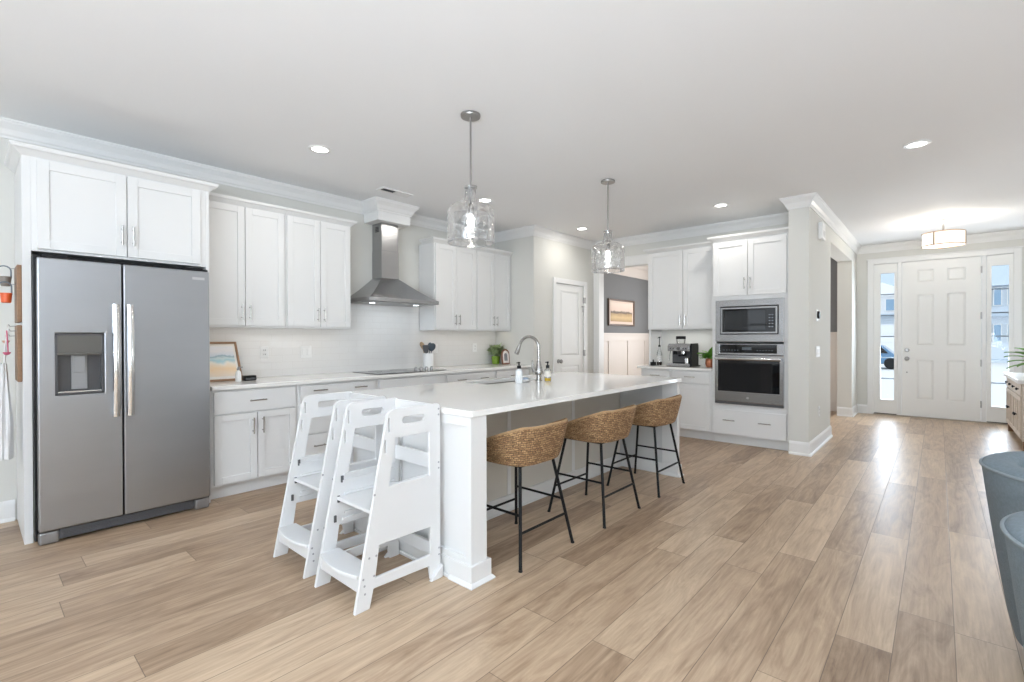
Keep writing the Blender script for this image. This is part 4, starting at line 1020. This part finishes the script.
# ------------------------------------------------------------------ stools
def stool_shell(parent):
    mb = MB(); bm = mb.bm; uvl = bm.loops.layers.uv.new('UVMap')
    A0, A1, K, R = radians(-132), radians(132), 72, 22
    ax, ay, ex = .270, .262, 3.3
    def plan(a, s):
        # a measured from -Y
        c, q = sin(a), -cos(a)
        k = (abs(c)**ex+abs(q)**ex)**(-1/ex)
        return c*k*ax*s, q*k*ay*s
    zb = .540
    def top(a):
        t_ = abs(a)/A1
        return .754-.150*max(0, (t_-.34)/.66)**1.05
    outer, inner, us = [], [], []
    L = 0; prev = None
    for i in range(K+1):
        a = A0+(A1-A0)*i/K
        p = Vector(plan(a, 1)); 
        if prev is not None: L += (p-prev).length
        prev = p; us.append(L)
        co, ci = [], []
        for j in range(R+1):
            v = j/R; z = zb+(top(a)-zb)*v
            s = .80+.20*(v**.75) + .006*abs(sin(v*pi*10))
            x, y = plan(a, s); co.append(bm.verts.new((x, y, z)))
            si = s-.06
            x, y = plan(a, si); ci.append(bm.verts.new((x, y, z+(.02 if j == 0 else 0))))
        outer.append(co); inner.append(ci)
    def face(vs, uvs):
        f = bm.faces.new(vs)
        for l, u in zip(f.loops, uvs): l[uvl].uv = u
    for i in range(K):
        for j in range(R):
            z0 = (top(0)-zb)*j/R; z1 = (top(0)-zb)*(j+1)/R
            q = [(us[i], z0), (us[i+1], z0), (us[i+1], z1), (us[i], z1)]
            face((outer[i][j], outer[i+1][j], outer[i+1][j+1], outer[i][j+1]), q)
            face((inner[i+1][j], inner[i][j], inner[i][j+1], inner[i+1][j+1]), [q[1], q[0], q[3], q[2]])
        face((outer[i][R], outer[i+1][R], inner[i+1][R], inner[i][R]), [(us[i], .2), (us[i+1], .2), (us[i+1], .215), (us[i], .215)])
        face((outer[i][0], inner[i][0], inner[i+1][0], outer[i+1][0]), [(us[i], .2), (us[i], .215), (us[i+1], .215), (us[i+1], .2)])
    for i in (0, K):
        for j in range(R):
            face((outer[i][j], outer[i][j+1], inner[i][j+1], inner[i][j]), [(0, j*.01), (0, j*.01+.01), (.02, j*.01+.01), (.02, j*.01)])
    o = mb.build('backrest', WEAVE, parent, smooth=True, ang=60)
    mb = MB(); pts = [(*plan(A0+(A1-A0)*i/K, .963), top(A0+(A1-A0)*i/K)+.003) for i in range(K+1)]
    bm = mb.bm; mb.tube(pts, .0085, 8)
    mb.build('rim', mat('seagrass_rope', (.44, .28, .145), .75, var=.4, scale=70, bump=.4, bscale=120), o, smooth=True)
    mb = MB(); bm = mb.bm; uvl = bm.loops.layers.uv.new('UVMap')
    n = 44; rr = []
    for s, z in ((.0, .545), (.45, .540), (.70, .536), (.80, .545), (.80, .575), (.74, .592), (.4, .588), (.0, .586)):
        rr.append([bm.verts.new((*plan(2*pi*k/n, max(s, .001)), z)) for k in range(n)])
    for A, B in zip(rr, rr[1:]):
        for k in range(n):
            f = bm.faces.new((A[k], A[(k+1) % n], B[(k+1) % n], B[k]))
            for l in f.loops: l[uvl].uv = (l.vert.co.x, l.vert.co.y)
    mb.build('seat', WEAVE, parent, smooth=True)
def make_stool(loc, label):
    t = thing('bar_stool', label, 'bar stool', (0, 0, 0), 'woven counter stools at the island')
    stool_shell(t)
    fw, fd_, tw, td, zt = .2445, .228, .150, .145, .536
    def at(sx, sy, z):
        q = z/zt; return (sx*(fw+(tw-fw)*q), sy*(fd_+(td-fd_)*q), z)
    for sx in (-1, 1):
        for sy in (-1, 1):
            lg = MB().tube([at(sx, sy, .006), at(sx, sy, zt)], .0095, 10).build('leg', BLKMETAL, t, smooth=True)
            MB().lathe([(.011, 0), (.012, .002), (.011, .010)], (at(sx, sy, 0)[0], at(sx, sy, 0)[1], 0), 10).build('foot_cap', BLACK, lg)
    for a, b, z in (((-1, -1), (1, -1), .185), ((-1, 1), (1, 1), .185), ((-1, -1), (-1, 1), .275), ((1, -1), (1, 1), .275)):
        MB().tube([at(*a, z), at(*b, z)], .0075, 8).build('stretcher', BLKMETAL, t, smooth=True)
    mb = MB()
    q = [at(-1, -1, zt-.006), at(1, -1, zt-.006), at(1, 1, zt-.006), at(-1, 1, zt-.006)]
    for i in range(4): mb.tube([q[i], q[(i+1) % 4]], .008, 8)
    mb.build('seat_frame', BLKMETAL, t, smooth=True)
    t.location = loc
    return t
st = make_stool((2.195, 1.897, 0), 'woven seagrass bar stool with black legs nearest the front island post')
dup(st, (3.01, 1.868, 0), 'woven seagrass bar stool with black legs, middle one of the island row')
dup(st, (3.825, 1.864, 0), 'woven seagrass bar stool with black legs at the far oven end of the island')

# ------------------------------------------------------------------ toddler step towers
def make_tower(loc, label):
    t = thing('learning_tower', label, 'step stool tower', (0, 0, 0), 'white step towers at the island end')
    TH, W, T = .908, .386, .018
    outer = [(0, 0), (.078, 0), (.098, .086), (.425, .074), (.436, 0), (.500, 0), (.500, TH-.012), (.488, TH), (.212, TH-.0), (.192, TH-.006), (.176, TH-.022)]
    # side panel: slanting front leg, vertical rear leg, lower rail; openings for handle, window, lower gap
    win = [(.184, .543), (.428, .543), (.428, .768), (.222, .768)]
    gap = [(.108, .132), (.434, .130), (.434, .275), (.130, .28)]
    hand = rrect(.262, .398, .828, .866, .018, 4)
    sl1 = rrect(.181, .190, .80, .868, .004, 2); sl2 = rrect(.160, .169, .70, .766, .004, 2)
    for k, y0 in enumerate((0, W-T)):
        mb = MB(); mb.plate(outer, [win, gap, hand, sl1, sl2], y0, y0+T, lambda u, v, a: (u, a, v))
        sd = mb.build('side_panel', TOWERM, t, bevel=.003)
        mb = MB(); yo = y0-.0008 if k == 0 else y0+T-.0008
        scr = [(.044, .147), (.050, .115), (.052, .078), (.10, .145), (.488, .88), (.488, .85), (.488, .60), (.488, .57), (.489, .15), (.489, .115), (.075, .235), (.112, .235), (.105, .52)]
        for u, v in scr: mb.tube([(u, yo, v), (u, yo+.0016, v)], .0055, 8)
        mb.build('screws', mat('screw_grey', (.40, .40, .41), .4, .5), sd)
        # cleats that carry the platform at three heights
        ci = y0+T if k == 0 else y0-.010
        mb = MB()
        for z in (.30, .398, .498):
            mb.box(.145, .47, ci, ci+.010, z, z+.014); mb.box(.155, .47, ci, ci+.010, z+.034, z+.046)
        mb.build('cleats', TOWERM, sd, bevel=.001)
        mb = MB()
        for u, z in ((.098, .314), (.118, .412), (.138, .512)): mb.box(u, u+.012, ci+.001, ci+.009, z-.012, z+.022)
        mb.build('slot_ends', DKGREY, sd)
    mb = MB(); mb.box(.115, .47, T+.0005, W-T-.0005, .413, .431); mb.build('platform', TOWERM, t, bevel=.004)
    # step with a rounded front edge and its apron
    n = 10; poly = [(.125, T), (.125, W-T)]+[(.022-.030*sin(pi*i/n), (W-T)-(W-2*T)*i/n) for i in range(n+1)]
    mb = MB(); mb.prism(poly, .148, .166, lambda u, v, a: (u, v, a)); mb.build('step', TOWERM, t, bevel=.004)
    mb = MB(); mb.box(.030, .046, T, W-T, .085, .148); mb.build('step_apron', TOWERM, t)
    mb = MB(); mb.box(.474, .490, T, W-T, .820, .902); mb.build('top_rail', TOWERM, t, bevel=.003)
    mb = MB(); mb.box(.474, .490, T, W-T, .560, .640); mb.build('back_rail', TOWERM, t, bevel=.003)
    mb = MB(); mb.box(.474, .490, T, W-T, .10, .17); mb.build('bottom_rail', TOWERM, t, bevel=.003)
    for a0, a1 in ((-.022, -.0005), (W+.0005, W+.022)):
        MB().prism([(.42, 0), (.497, 0), (.497, .065)], a0, a1, lambda u, v, a: (u, a, v)).build('stabiliser_foot', TOWERM, t, bevel=.002)
    t.location = loc
    return t
tw = make_tower((1.147, 1.963, 0), 'white wooden toddler step tower against the island, nearest the corner post')
dup(tw, (1.150, 2.463, 0), 'white wooden toddler step tower further from the corner post, nearer the back cabinets')

# ------------------------------------------------------------------ pendants, downlights, vent, flush light
def make_pendant(loc, label):
    t = thing('pendant_light', label, 'pendant light', (0, 0, 0), 'glass pendants over the island')
    MB().lathe([(.064, -.020), (.066, -.016), (.066, -.003), (.06, 0)], n=28).build('canopy', DARKNICKEL, t, smooth=True)
    MB().rod((0, 0, -.60), (0, 0, -.02), .0062, 10).build('stem', DARKNICKEL, t, smooth=True)
    MB().lathe([(.017, -.668), (.019, -.66), (.019, -.61), (.011, -.595), (.008, -.59)], n=18).build('socket', DARKNICKEL, t, smooth=True)
    MB().lathe([(.030, -.492), (.042, -.490), (.042, -.480), (.030, -.478)], n=24).build('collar', DARKNICKEL, t, smooth=True)
    prof = [(.151, -.855), (.155, -.843), (.156, -.70), (.154, -.655), (.147, -.630), (.130, -.612), (.098, -.597), (.064, -.585), (.047, -.568), (.039, -.545), (.036, -.50), (.043, -.484), (.043, -.479)]
    mb = MB(); mb.lathe(prof, n=56, cap=False)
    mb.tube([(.150*cos(a), .150*sin(a), -.856) for a in lin(0, 2*pi, 56)[:-1]], .0055, 6, closed=True)
    mb.build('glass_shade', PENDG, t, smooth=True, ang=60)
    MB().lathe([(.012, -.668), (.014, -.675), (.023, -.70), (.026, -.72), (.022, -.742), (.010, -.754), (.001, -.756)], n=20).build('bulb', BULB, t, smooth=True)
    t.location = loc
    return t
pd = make_pendant((2.231, 2.339, CH), 'hammered glass pendant lamp hanging over the near end of the island')
dup(pd, (4.035, 2.352, CH), 'hammered glass pendant lamp hanging over the far end of the island')

def make_can(loc, label):
    t = thing('downlight', label, 'ceiling light', (0, 0, 0), 'recessed ceiling lights')
    MB().lathe([(.062, -.008), (.082, -.006), (.086, 0)], n=32, cap=False).lathe([(.060, -.0075), (.062, -.008)], n=32, cap=False).build('trim_ring', WHITEP, t, smooth=True)
    MB().lathe([(.0, -.003), (.0615, -.003), (.0615, -.001)], n=32).build('lens', CANGLOW, t)
    t.location = loc
    return t
cans = [(1.848, 3.648, 'round recessed ceiling light nearest the refrigerator'), (3.713, 3.67, 'round recessed ceiling light seen just behind the near glass pendant'),
        (5.561, 3.643, 'round recessed ceiling light in front of the pantry door'), (5.625, 1.836, 'round recessed ceiling light in front of the oven tower'), (4.866, .129, 'round recessed ceiling light alone toward the foyer side')]
c0 = None
for x, y, lb in cans:
    if c0 is None: c0 = make_can((x, y, CH), lb)
    else: dup(c0, (x, y, CH), lb)
    area('downlight_beam', (x, y, CH-.012), (0, 0, -1), .11, .11, 4.2, (1, .96, .90), 'DISK', pi)

vt = thing('ceiling_vent', 'small white ceiling register with dark slots before the range hood', 'vent', (2.89, 4.14, CH))
mb = MB(); mb.plate([(2.715, 4.085), (3.075, 4.085), (3.075, 4.20), (2.715, 4.20)], [[(2.735, 4.105), (2.885, 4.105), (2.885, 4.18), (2.735, 4.18)], [(2.905, 4.105), (3.055, 4.105), (3.055, 4.18), (2.905, 4.18)]], CH-.010, CH-.0, lambda u, v, a: (u, v, a)); mb.build('frame', WHITEP, vt)
mb = MB(); mb.box(2.735, 2.885, 4.105, 4.18, CH-.003, CH-.0005); mb.build('backing', BLACK, vt)
mb = MB(); 
for k in range(6): mb.box(2.905, 3.055, 4.107+.0125*k, 4.117+.0125*k, CH-.009, CH-.002)
mb.build('louvres', WHITEP, vt)
mb = MB()
for k in range(4): mb.box(2.735, 2.885, 4.112+.018*k, 4.115+.018*k, CH-.009, CH-.003)
mb.build('dark_louvres', DKGREY, vt)

fl_ = thing('flush_light', 'lit drum flush ceiling light in the foyer before the front door', 'ceiling light', (8.17, -.04, CH))
LX, LY = 8.17, -.04
MB().lathe([(.065, -.018), (.068, -.012), (.068, 0)], (LX, LY, CH), 24).lathe([(.012, -.19), (.012, -.018)], (LX, LY, CH), 12).build('canopy', NICKEL, fl_, smooth=True)
MB().lathe([(.205, -.335), (.205, -.175)], (LX, LY, CH), 48, cap=False).build('shade', SHADE, fl_, smooth=True)
MB().lathe([(.001, -.328), (.200, -.328), (.200, -.324)], (LX, LY, CH), 40).build('diffuser', emit('diffuser_glow', (1, .97, .93), 1.6), fl_)
mb = MB()
for z in (-.337, -.177): mb.tube([(LX+.208*cos(a), LY+.208*sin(a), CH+z) for a in lin(0, 2*pi, 48)[:-1]], .0065, 6, closed=True)
for k in range(3):
    a = radians(155+120*k); mb.rod((LX+.209*cos(a), LY+.209*sin(a), CH-.337), (LX+.209*cos(a), LY+.209*sin(a), CH-.177), .0065, 8)
    mb.rod((LX+.208*cos(a), LY+.208*sin(a), CH-.177), (LX, LY, CH-.15), .0035, 6)
mb.build('metal_frame', mat('warm_nickel', (.45, .33, .24), .3, .9), fl_, smooth=True)
l = bpy.data.lights.new('foyer_bulb', 'POINT'); l.energy = 24; l.shadow_soft_size = .06; l.color = (1, .93, .84)
o = bpy.data.objects.new('foyer_bulb', l); COL.objects.link(o); o.location = (LX, LY, CH-.10)

# ------------------------------------------------------------------ hooks and hanging things on the fridge panel
PX = .222
def hook_board(z0, z1, hooks, label):
    t = thing('hook_board', label, 'hook rack', (PX, 4.26, z0))
    mb = MB(); mb.box(PX-.022, PX-.0005, 4.165, 4.40, z0, z1); mb.build('board', WOODMID, t, bevel=.004)
    for y, z in hooks:
        MB().tube([(PX-.021, y, z), (PX-.048, y, z-.002), (PX-.054, y, z+.010)], .0028, 6).build('hook', DARKNICKEL, t, smooth=True)
hook_board(1.352, 1.70, [(4.30, 1.688), (4.24, 1.585)], 'upper brown wooden hook board on the refrigerator side panel')
hook_board(.99, 1.335, [(4.30, 1.27), (4.27, 1.33), (4.22, 1.30)], 'lower brown wooden hook board on the refrigerator side panel')
def cup(y, zh, zc, m_, label):
    t = thing('measuring_cup', label, 'measuring cup', (PX-.05, y, zc), 'measuring cups on the hook board')
    x = PX-.064
    MB().lathe([(.018, zc-.03), (.022, zc-.026), (.027, zc+.030), (.024, zc+.030), (.020, zc-.022), (.001, zc-.023)], (x, y, 0), 18).build('cup', m_, t, smooth=True)
    pts = [(x+.026, y, zc+.026), (x+.020, y, zc+.05)]
    K = 8
    pts = [(x+.024, y, zc+.02)]+[(x-.006+.030*cos(radians(-10+200*i/K)), y, zh-.028+.030*sin(radians(-10+200*i/K))) for i in range(K+1)]
    MB().tube(pts, .004, 8).build('handle', mat('cup_handle', (.16, .19, .22), .4), t, smooth=True)
cup(4.30, 1.698, 1.605, TAUPE, 'taupe measuring cup hanging highest beside the refrigerator')
cup(4.24, 1.595, 1.50, ORANGE, 'orange measuring cup hanging below the taupe one')
def spoon(y, zh, zc, m_, label):
    t = thing('measuring_spoon', label, 'measuring spoon', (PX-.05, y, zc), 'measuring spoons on the hook board')
    x = PX-.064
    MB().lathe([(.001, zc-.012), (.010, zc-.010), (.017, zc), (.018, zc+.006), (.015, zc+.006)], (x, y, 0), 14, sxy=(1, 1)).build('bowl', m_, t, smooth=True)
    MB().tube([(x+.006, y, zc), (x+.003, y, (zc+zh)/2), (x, y, zh)], .0035, 6).build('handle', m_, t, smooth=True)
spoon(4.30, 1.272, 1.235, PEACH, 'peach measuring spoon hanging under the orange cup')
spoon(4.22, 1.302, 1.165, PINK, 'pink measuring spoon hanging on the lower hook board')
ap = thing('apron', 'white apron hanging on the lower board beside the refrigerator', 'apron', (PX-.05, 4.27, .55))
mb = MB(); n, k = 26, 18; grid = []
for j in range(k+1):
    v = j/k; z = 1.10-.58*v; row = []
    for i in range(n+1):
        u = i/n*2*pi; wd = .014+.026*min(1, v*1.6); q = 1+.16*sin(6*u+2*v)
        row.append(mb.bm.verts.new((PX-.075+wd*.85*q*cos(u), 4.285+wd*2.1*q*sin(u), z+.004*sin(3*u))))
    grid.append(row)
for A, B in zip(grid, grid[1:]):
    for i in range(n): mb.bm.faces.new((A[i], A[i+1], B[i+1], B[i]))
mb.build('cloth', CLOTH, ap, smooth=True)
MB().tube([(PX-.073, 4.275, 1.09), (PX-.07, 4.262, 1.2), (PX-.054, 4.27, 1.334), (PX-.062, 4.285, 1.2), (PX-.073, 4.30, 1.09)], .004, 8).build('neck_strap', CLOTH, ap, smooth=True)

# ------------------------------------------------------------------ dining picture
dpic = thing('wall_picture', 'framed field landscape picture on the grey dining room wall', 'picture', (8.29, 4.55, 1.47))
M = FY(4.55); a, b, c, d = 7.79, 8.79, 1.475, 1.975
mb = MB(); mb.plate([(a, c), (b, c), (b, d), (a, d)], [[(a+.03, c+.03), (b-.03, c+.03), (b-.03, d-.03), (a+.03, d-.03)]], .001, .03, M); mb.build('frame', WOODDK, dpic, bevel=.003)
mb = MB(); fbox(mb, M, a+.025, b-.025, c+.025, d-.025, .001, .012); mb.build('mat_board', mat('peach_mat', (.76, .60, .50), .7), dpic)
print_plane('print', ART_FIELD, dpic, M, a+.085, b-.085, c+.08, d-.07, .0125)

# ------------------------------------------------------------------ foyer sideboard and its plant
LW = mat('limed_wood', (.60, .52, .44), .7, var=.22, scale=9, stretch=(3, 3, 14), bump=.15, bscale=30)
sd = thing('sideboard', 'rustic limed wood sideboard with dark knobs by the front door', 'sideboard', (8.44, -.88, 0))
x0, x1, y0, y1 = 7.66, 9.20, -1.08, -.68
mb = MB(); mb.box(x0, x1, y0, y1-.012, .10, .735); mb.build('carcass', LW, sd, bevel=.003)
mb = MB(); mb.box(x0-.03, x1+.03, y0, y1+.03, .735, .775) ; mb.build('top', mat('white_washed_top', (.74, .72, .70), .45, var=.08), sd, bevel=.004)
for x in (x0+.03, x1-.03):
    for y in (y0+.03, y1-.045): MB().box(x-.03, x+.03, y-.03, y+.03, 0, .10).build('foot', WOODMID, sd)
M = FYP(y1-.012); n = 4; wdt = (x1-x0-.06)/n
for k in range(n):
    a = x0+.03+k*wdt
    o = slab(sd, 'drawer', M, a+.008, a+wdt-.008, .60, .725, .014, LW)
    mb = MB(); mb.tube([M(a+wdt/2, .662, q) for q in (.012, .022, .028, .036, .042)], [.008, .007, .016, .015, .004], 12); mb.build('knob', BLKMETAL, o, smooth=True)
    o = shaker(sd, 'door', M, a+.008, a+wdt-.008, .125, .585, .05, .016, LW, .009)
    mb = MB(); fbox(mb, M, a+wdt/2-.02, a+wdt/2+.02, .175, .535, .007, .012); mb.build('centre_slat', LW, o)
    hx = a+wdt-.035 if k % 2 == 0 else a+.035
    mb = MB(); mb.tube([M(hx, .36, q) for q in (.014, .024, .030, .040, .046)], [.008, .007, .017, .016, .004], 12); mb.build('knob', BLKMETAL, o, smooth=True)
sp2 = thing('potted_plant', 'leafy green plant standing on the foyer sideboard', 'plant', (8.05, -.86, .775))
MB().lathe([(.05, .776), (.06, .783), (.075, .89), (.068, .89), (.06, .79)], (8.05, -.90, 0), 22).build('pot', CERAM, sp2, smooth=True)
mb = MB()
for i in range(16):
    a = random.uniform(0, 2*pi); b = Vector((8.05+.02*cos(a), -.90+.02*sin(a), .88)); r_ = random.uniform(.10, .20)
    tp = b+Vector((cos(a)*r_*.9, max(-.06, sin(a)*r_), random.uniform(.05, .24)))
    mb.tube([b, (b+tp)/2+Vector((0, 0, .05)), tp], .003, 5); dv = (tp-b).normalized(); mb.leaf(tp-dv*.02, tp+Vector((dv.x, dv.y, dv.z-.5)).normalized()*.15, .10, bend=.3)
mb.build('foliage', GREEN, sp2, smooth=True)

# ------------------------------------------------------------------ blue barrel chairs
def make_chair(loc, label):
    t = thing('barrel_chair', label, 'chair', (0, 0, 0), 'blue upholstered barrel chairs')
    mb = MB(); K = 60; A0, A1 = radians(-128), radians(128)
    def R(z, top): 
        v = max(0, min(1, (z-.08)/(top-.08))); return .270+.100*v**.8
    rings = []; rim = []
    for i in range(K+1):
        a = A0+(A1-A0)*i/K; tq = abs(a)/A1; top = .768-.17*max(0, (tq-.35)/.65)**1.6
        t0 = .105; prof = []
        for z in lin(.08, top-.03, 7): prof.append((R(z, top), z))
        ro = R(top-.03, top)
        for q in range(1, 8):
            an = pi*q/8; prof.append((ro-t0/2+(t0/2)*cos(an)*1.0, top-.03+.030*sin(an)))
        ri = ro-t0
        for z in lin(top-.03, .30, 5): prof.append((ri-(top-.03-z)*.06, z))
        rings.append([mb.bm.verts.new((r_*sin(a), r_*cos(a), z)) for r_, z in prof])
        rim.append(((ro+.001)*sin(a), (ro+.001)*cos(a), top-.026))
    for A, B in zip(rings, rings[1:]):
        for j in range(len(A)-1): mb.bm.faces.new((A[j], A[j+1], B[j+1], B[j]))
        mb.bm.faces.new((A[-1], A[0], B[0], B[-1]))
    mb.bm.faces.new(rings[0]); mb.bm.faces.new(rings[-1])
    bk = mb.build('backrest', FABRIC, t, smooth=True, ang=70)
    MB().tube(rim, .006, 8).build('piping', PIPING, bk, smooth=True)
    MB().lathe([(.22, .10), (.262, .105), (.285, .28), (.27, .30)], (0, -.0, 0), 40).build('seat_base', FABRIC, t, smooth=True)
    MB().lathe([(.235, .30), (.250, .32), (.252, .42), (.235, .455), (.15, .47), (.001, .473)], (0, -.02, 0), 40).build('seat_cushion', FABRIC, t, smooth=True)
    MB().lathe([(.20, .0), (.20, .03), (.06, .04), (.06, .10)], n=36).build('swivel_base', BLKMETAL, t, smooth=True)
    t.location = loc
    return t
bc = make_chair((2.72, -.497, 0), 'blue grey barrel chair further from the camera, nearer the foyer')
dup(bc, (1.82, -.497, 0), 'blue grey barrel chair nearest the camera at the right edge')

# ------------------------------------------------------------------ the street beyond the sidelites
GRD = mat('pale_concrete', (.62, .62, .62), .9, var=.05)
g = MB().box(11.6, 120, -60, 60, -.65, -.45).build('street_ground', GRD); S(g)
pg = MB().box(9.93, 11.6, -2.0, 2.0, -.45, -.02).build('porch_floor', mat('porch_concrete', (.58, .58, .57), .9)); S(pg)
hs = thing('street_house', 'pale house with white gables across the street beyond the sidelites', 'house', (47, 0, -.45))
SIDING = mat('pale_blue_siding', (.62, .68, .74), .8, var=.04)
ROOFM = mat('grey_blue_roof', (.43, .50, .58), .9, var=.08)
mb = MB(); mb.box(45, 55, -9, 9, -.45, 4.6); mb.build('walls', SIDING, hs)
mb = MB(); mb.prism([(44.4, 4.6), (55.6, 4.6), (50, 8.2)], -9.4, 9.4, lambda u, v, a: (u, a, v)); mb.build('roof', ROOFM, hs)
mb = MB(); mb.prism([(1.0, 4.25), (5.2, 4.25), (3.1, 5.25)], 44.3, 45, lambda u, v, a: (a, u, v)); mb.box(44.6, 45, 1.2, 5.0, 2.9, 4.25); mb.build('gable', mat('house_white', (.75, .76, .78), .7), hs)
mb = MB(); mb.box(44.2, 45, .8, 5.4, 2.75, 2.95); mb.box(44.4, 45, -6, -.5, 2.6, 2.8); mb.build('eaves', ROOFM, hs)
for y in (2.35, 3.15):
    f = MB().box(44.5, 44.6, y, y+.6, 3.15, 4.05).build('window', TRIM, hs); MB().box(44.46, 44.5, y+.07, y+.53, 3.2, 4.0).build('pane', mat('house_pane', (.20, .32, .45), .3), f)
for y in (-3.1, -2.6, -3.75):
    for z in (.9, 3.3):
        f = MB().box(44.8, 45, y, y+.42, z, z+1.2).build('window', TRIM, hs); MB().box(44.76, 44.8, y+.05, y+.37, z+.05, z+1.15).build('pane', mat('house_pane', (.20, .32, .45), .3), f)
mb = MB(); mb.box(44.7, 45, 1.4, 4.9, -.45, 2.2)
for k in range(4): mb.box(44.66, 44.7, 1.45, 4.85, -.4+.64*k, .18+.64*k)
mb.build('garage_door', mat('house_white', (.75, .76, .78), .7), hs)
cr2 = thing('car', 'blue car parked across the street seen through the left sidelite', 'car', (33, 2.6, -.45))
CARM = mat('blue_car', (.08, .19, .33), .25, var=.02, coat=.6)
side = [(0, .28), (.05, .62), (.75, .80), (1.25, 1.28), (2.5, 1.34), (3.35, .92), (4.2, .85), (4.3, .5), (4.25, .28)]
yc = 1.0
mb = MB(); mb.prism(side, 32.2, 33.9, lambda u, v, a: (a, yc+u, v-.45)); mb.build('body', CARM, cr2, bevel=.06, seg=3)
mb = MB(); mb.prism([(.98, .84), (1.32, 1.22), (2.42, 1.27), (3.0, .92)], 32.17, 32.22, lambda u, v, a: (a, yc+u, v-.45)); mb.build('side_windows', BLKGLASS, cr2)
for u in (.85, 3.45):
    MB().tube([(32.18, yc+u, -.13), (32.42, yc+u, -.13)], .32, 24).build('wheel', BLACK, cr2, smooth=True)
    MB().tube([(33.68, yc+u, -.13), (33.92, yc+u, -.13)], .32, 24).build('wheel', BLACK, cr2, smooth=True)
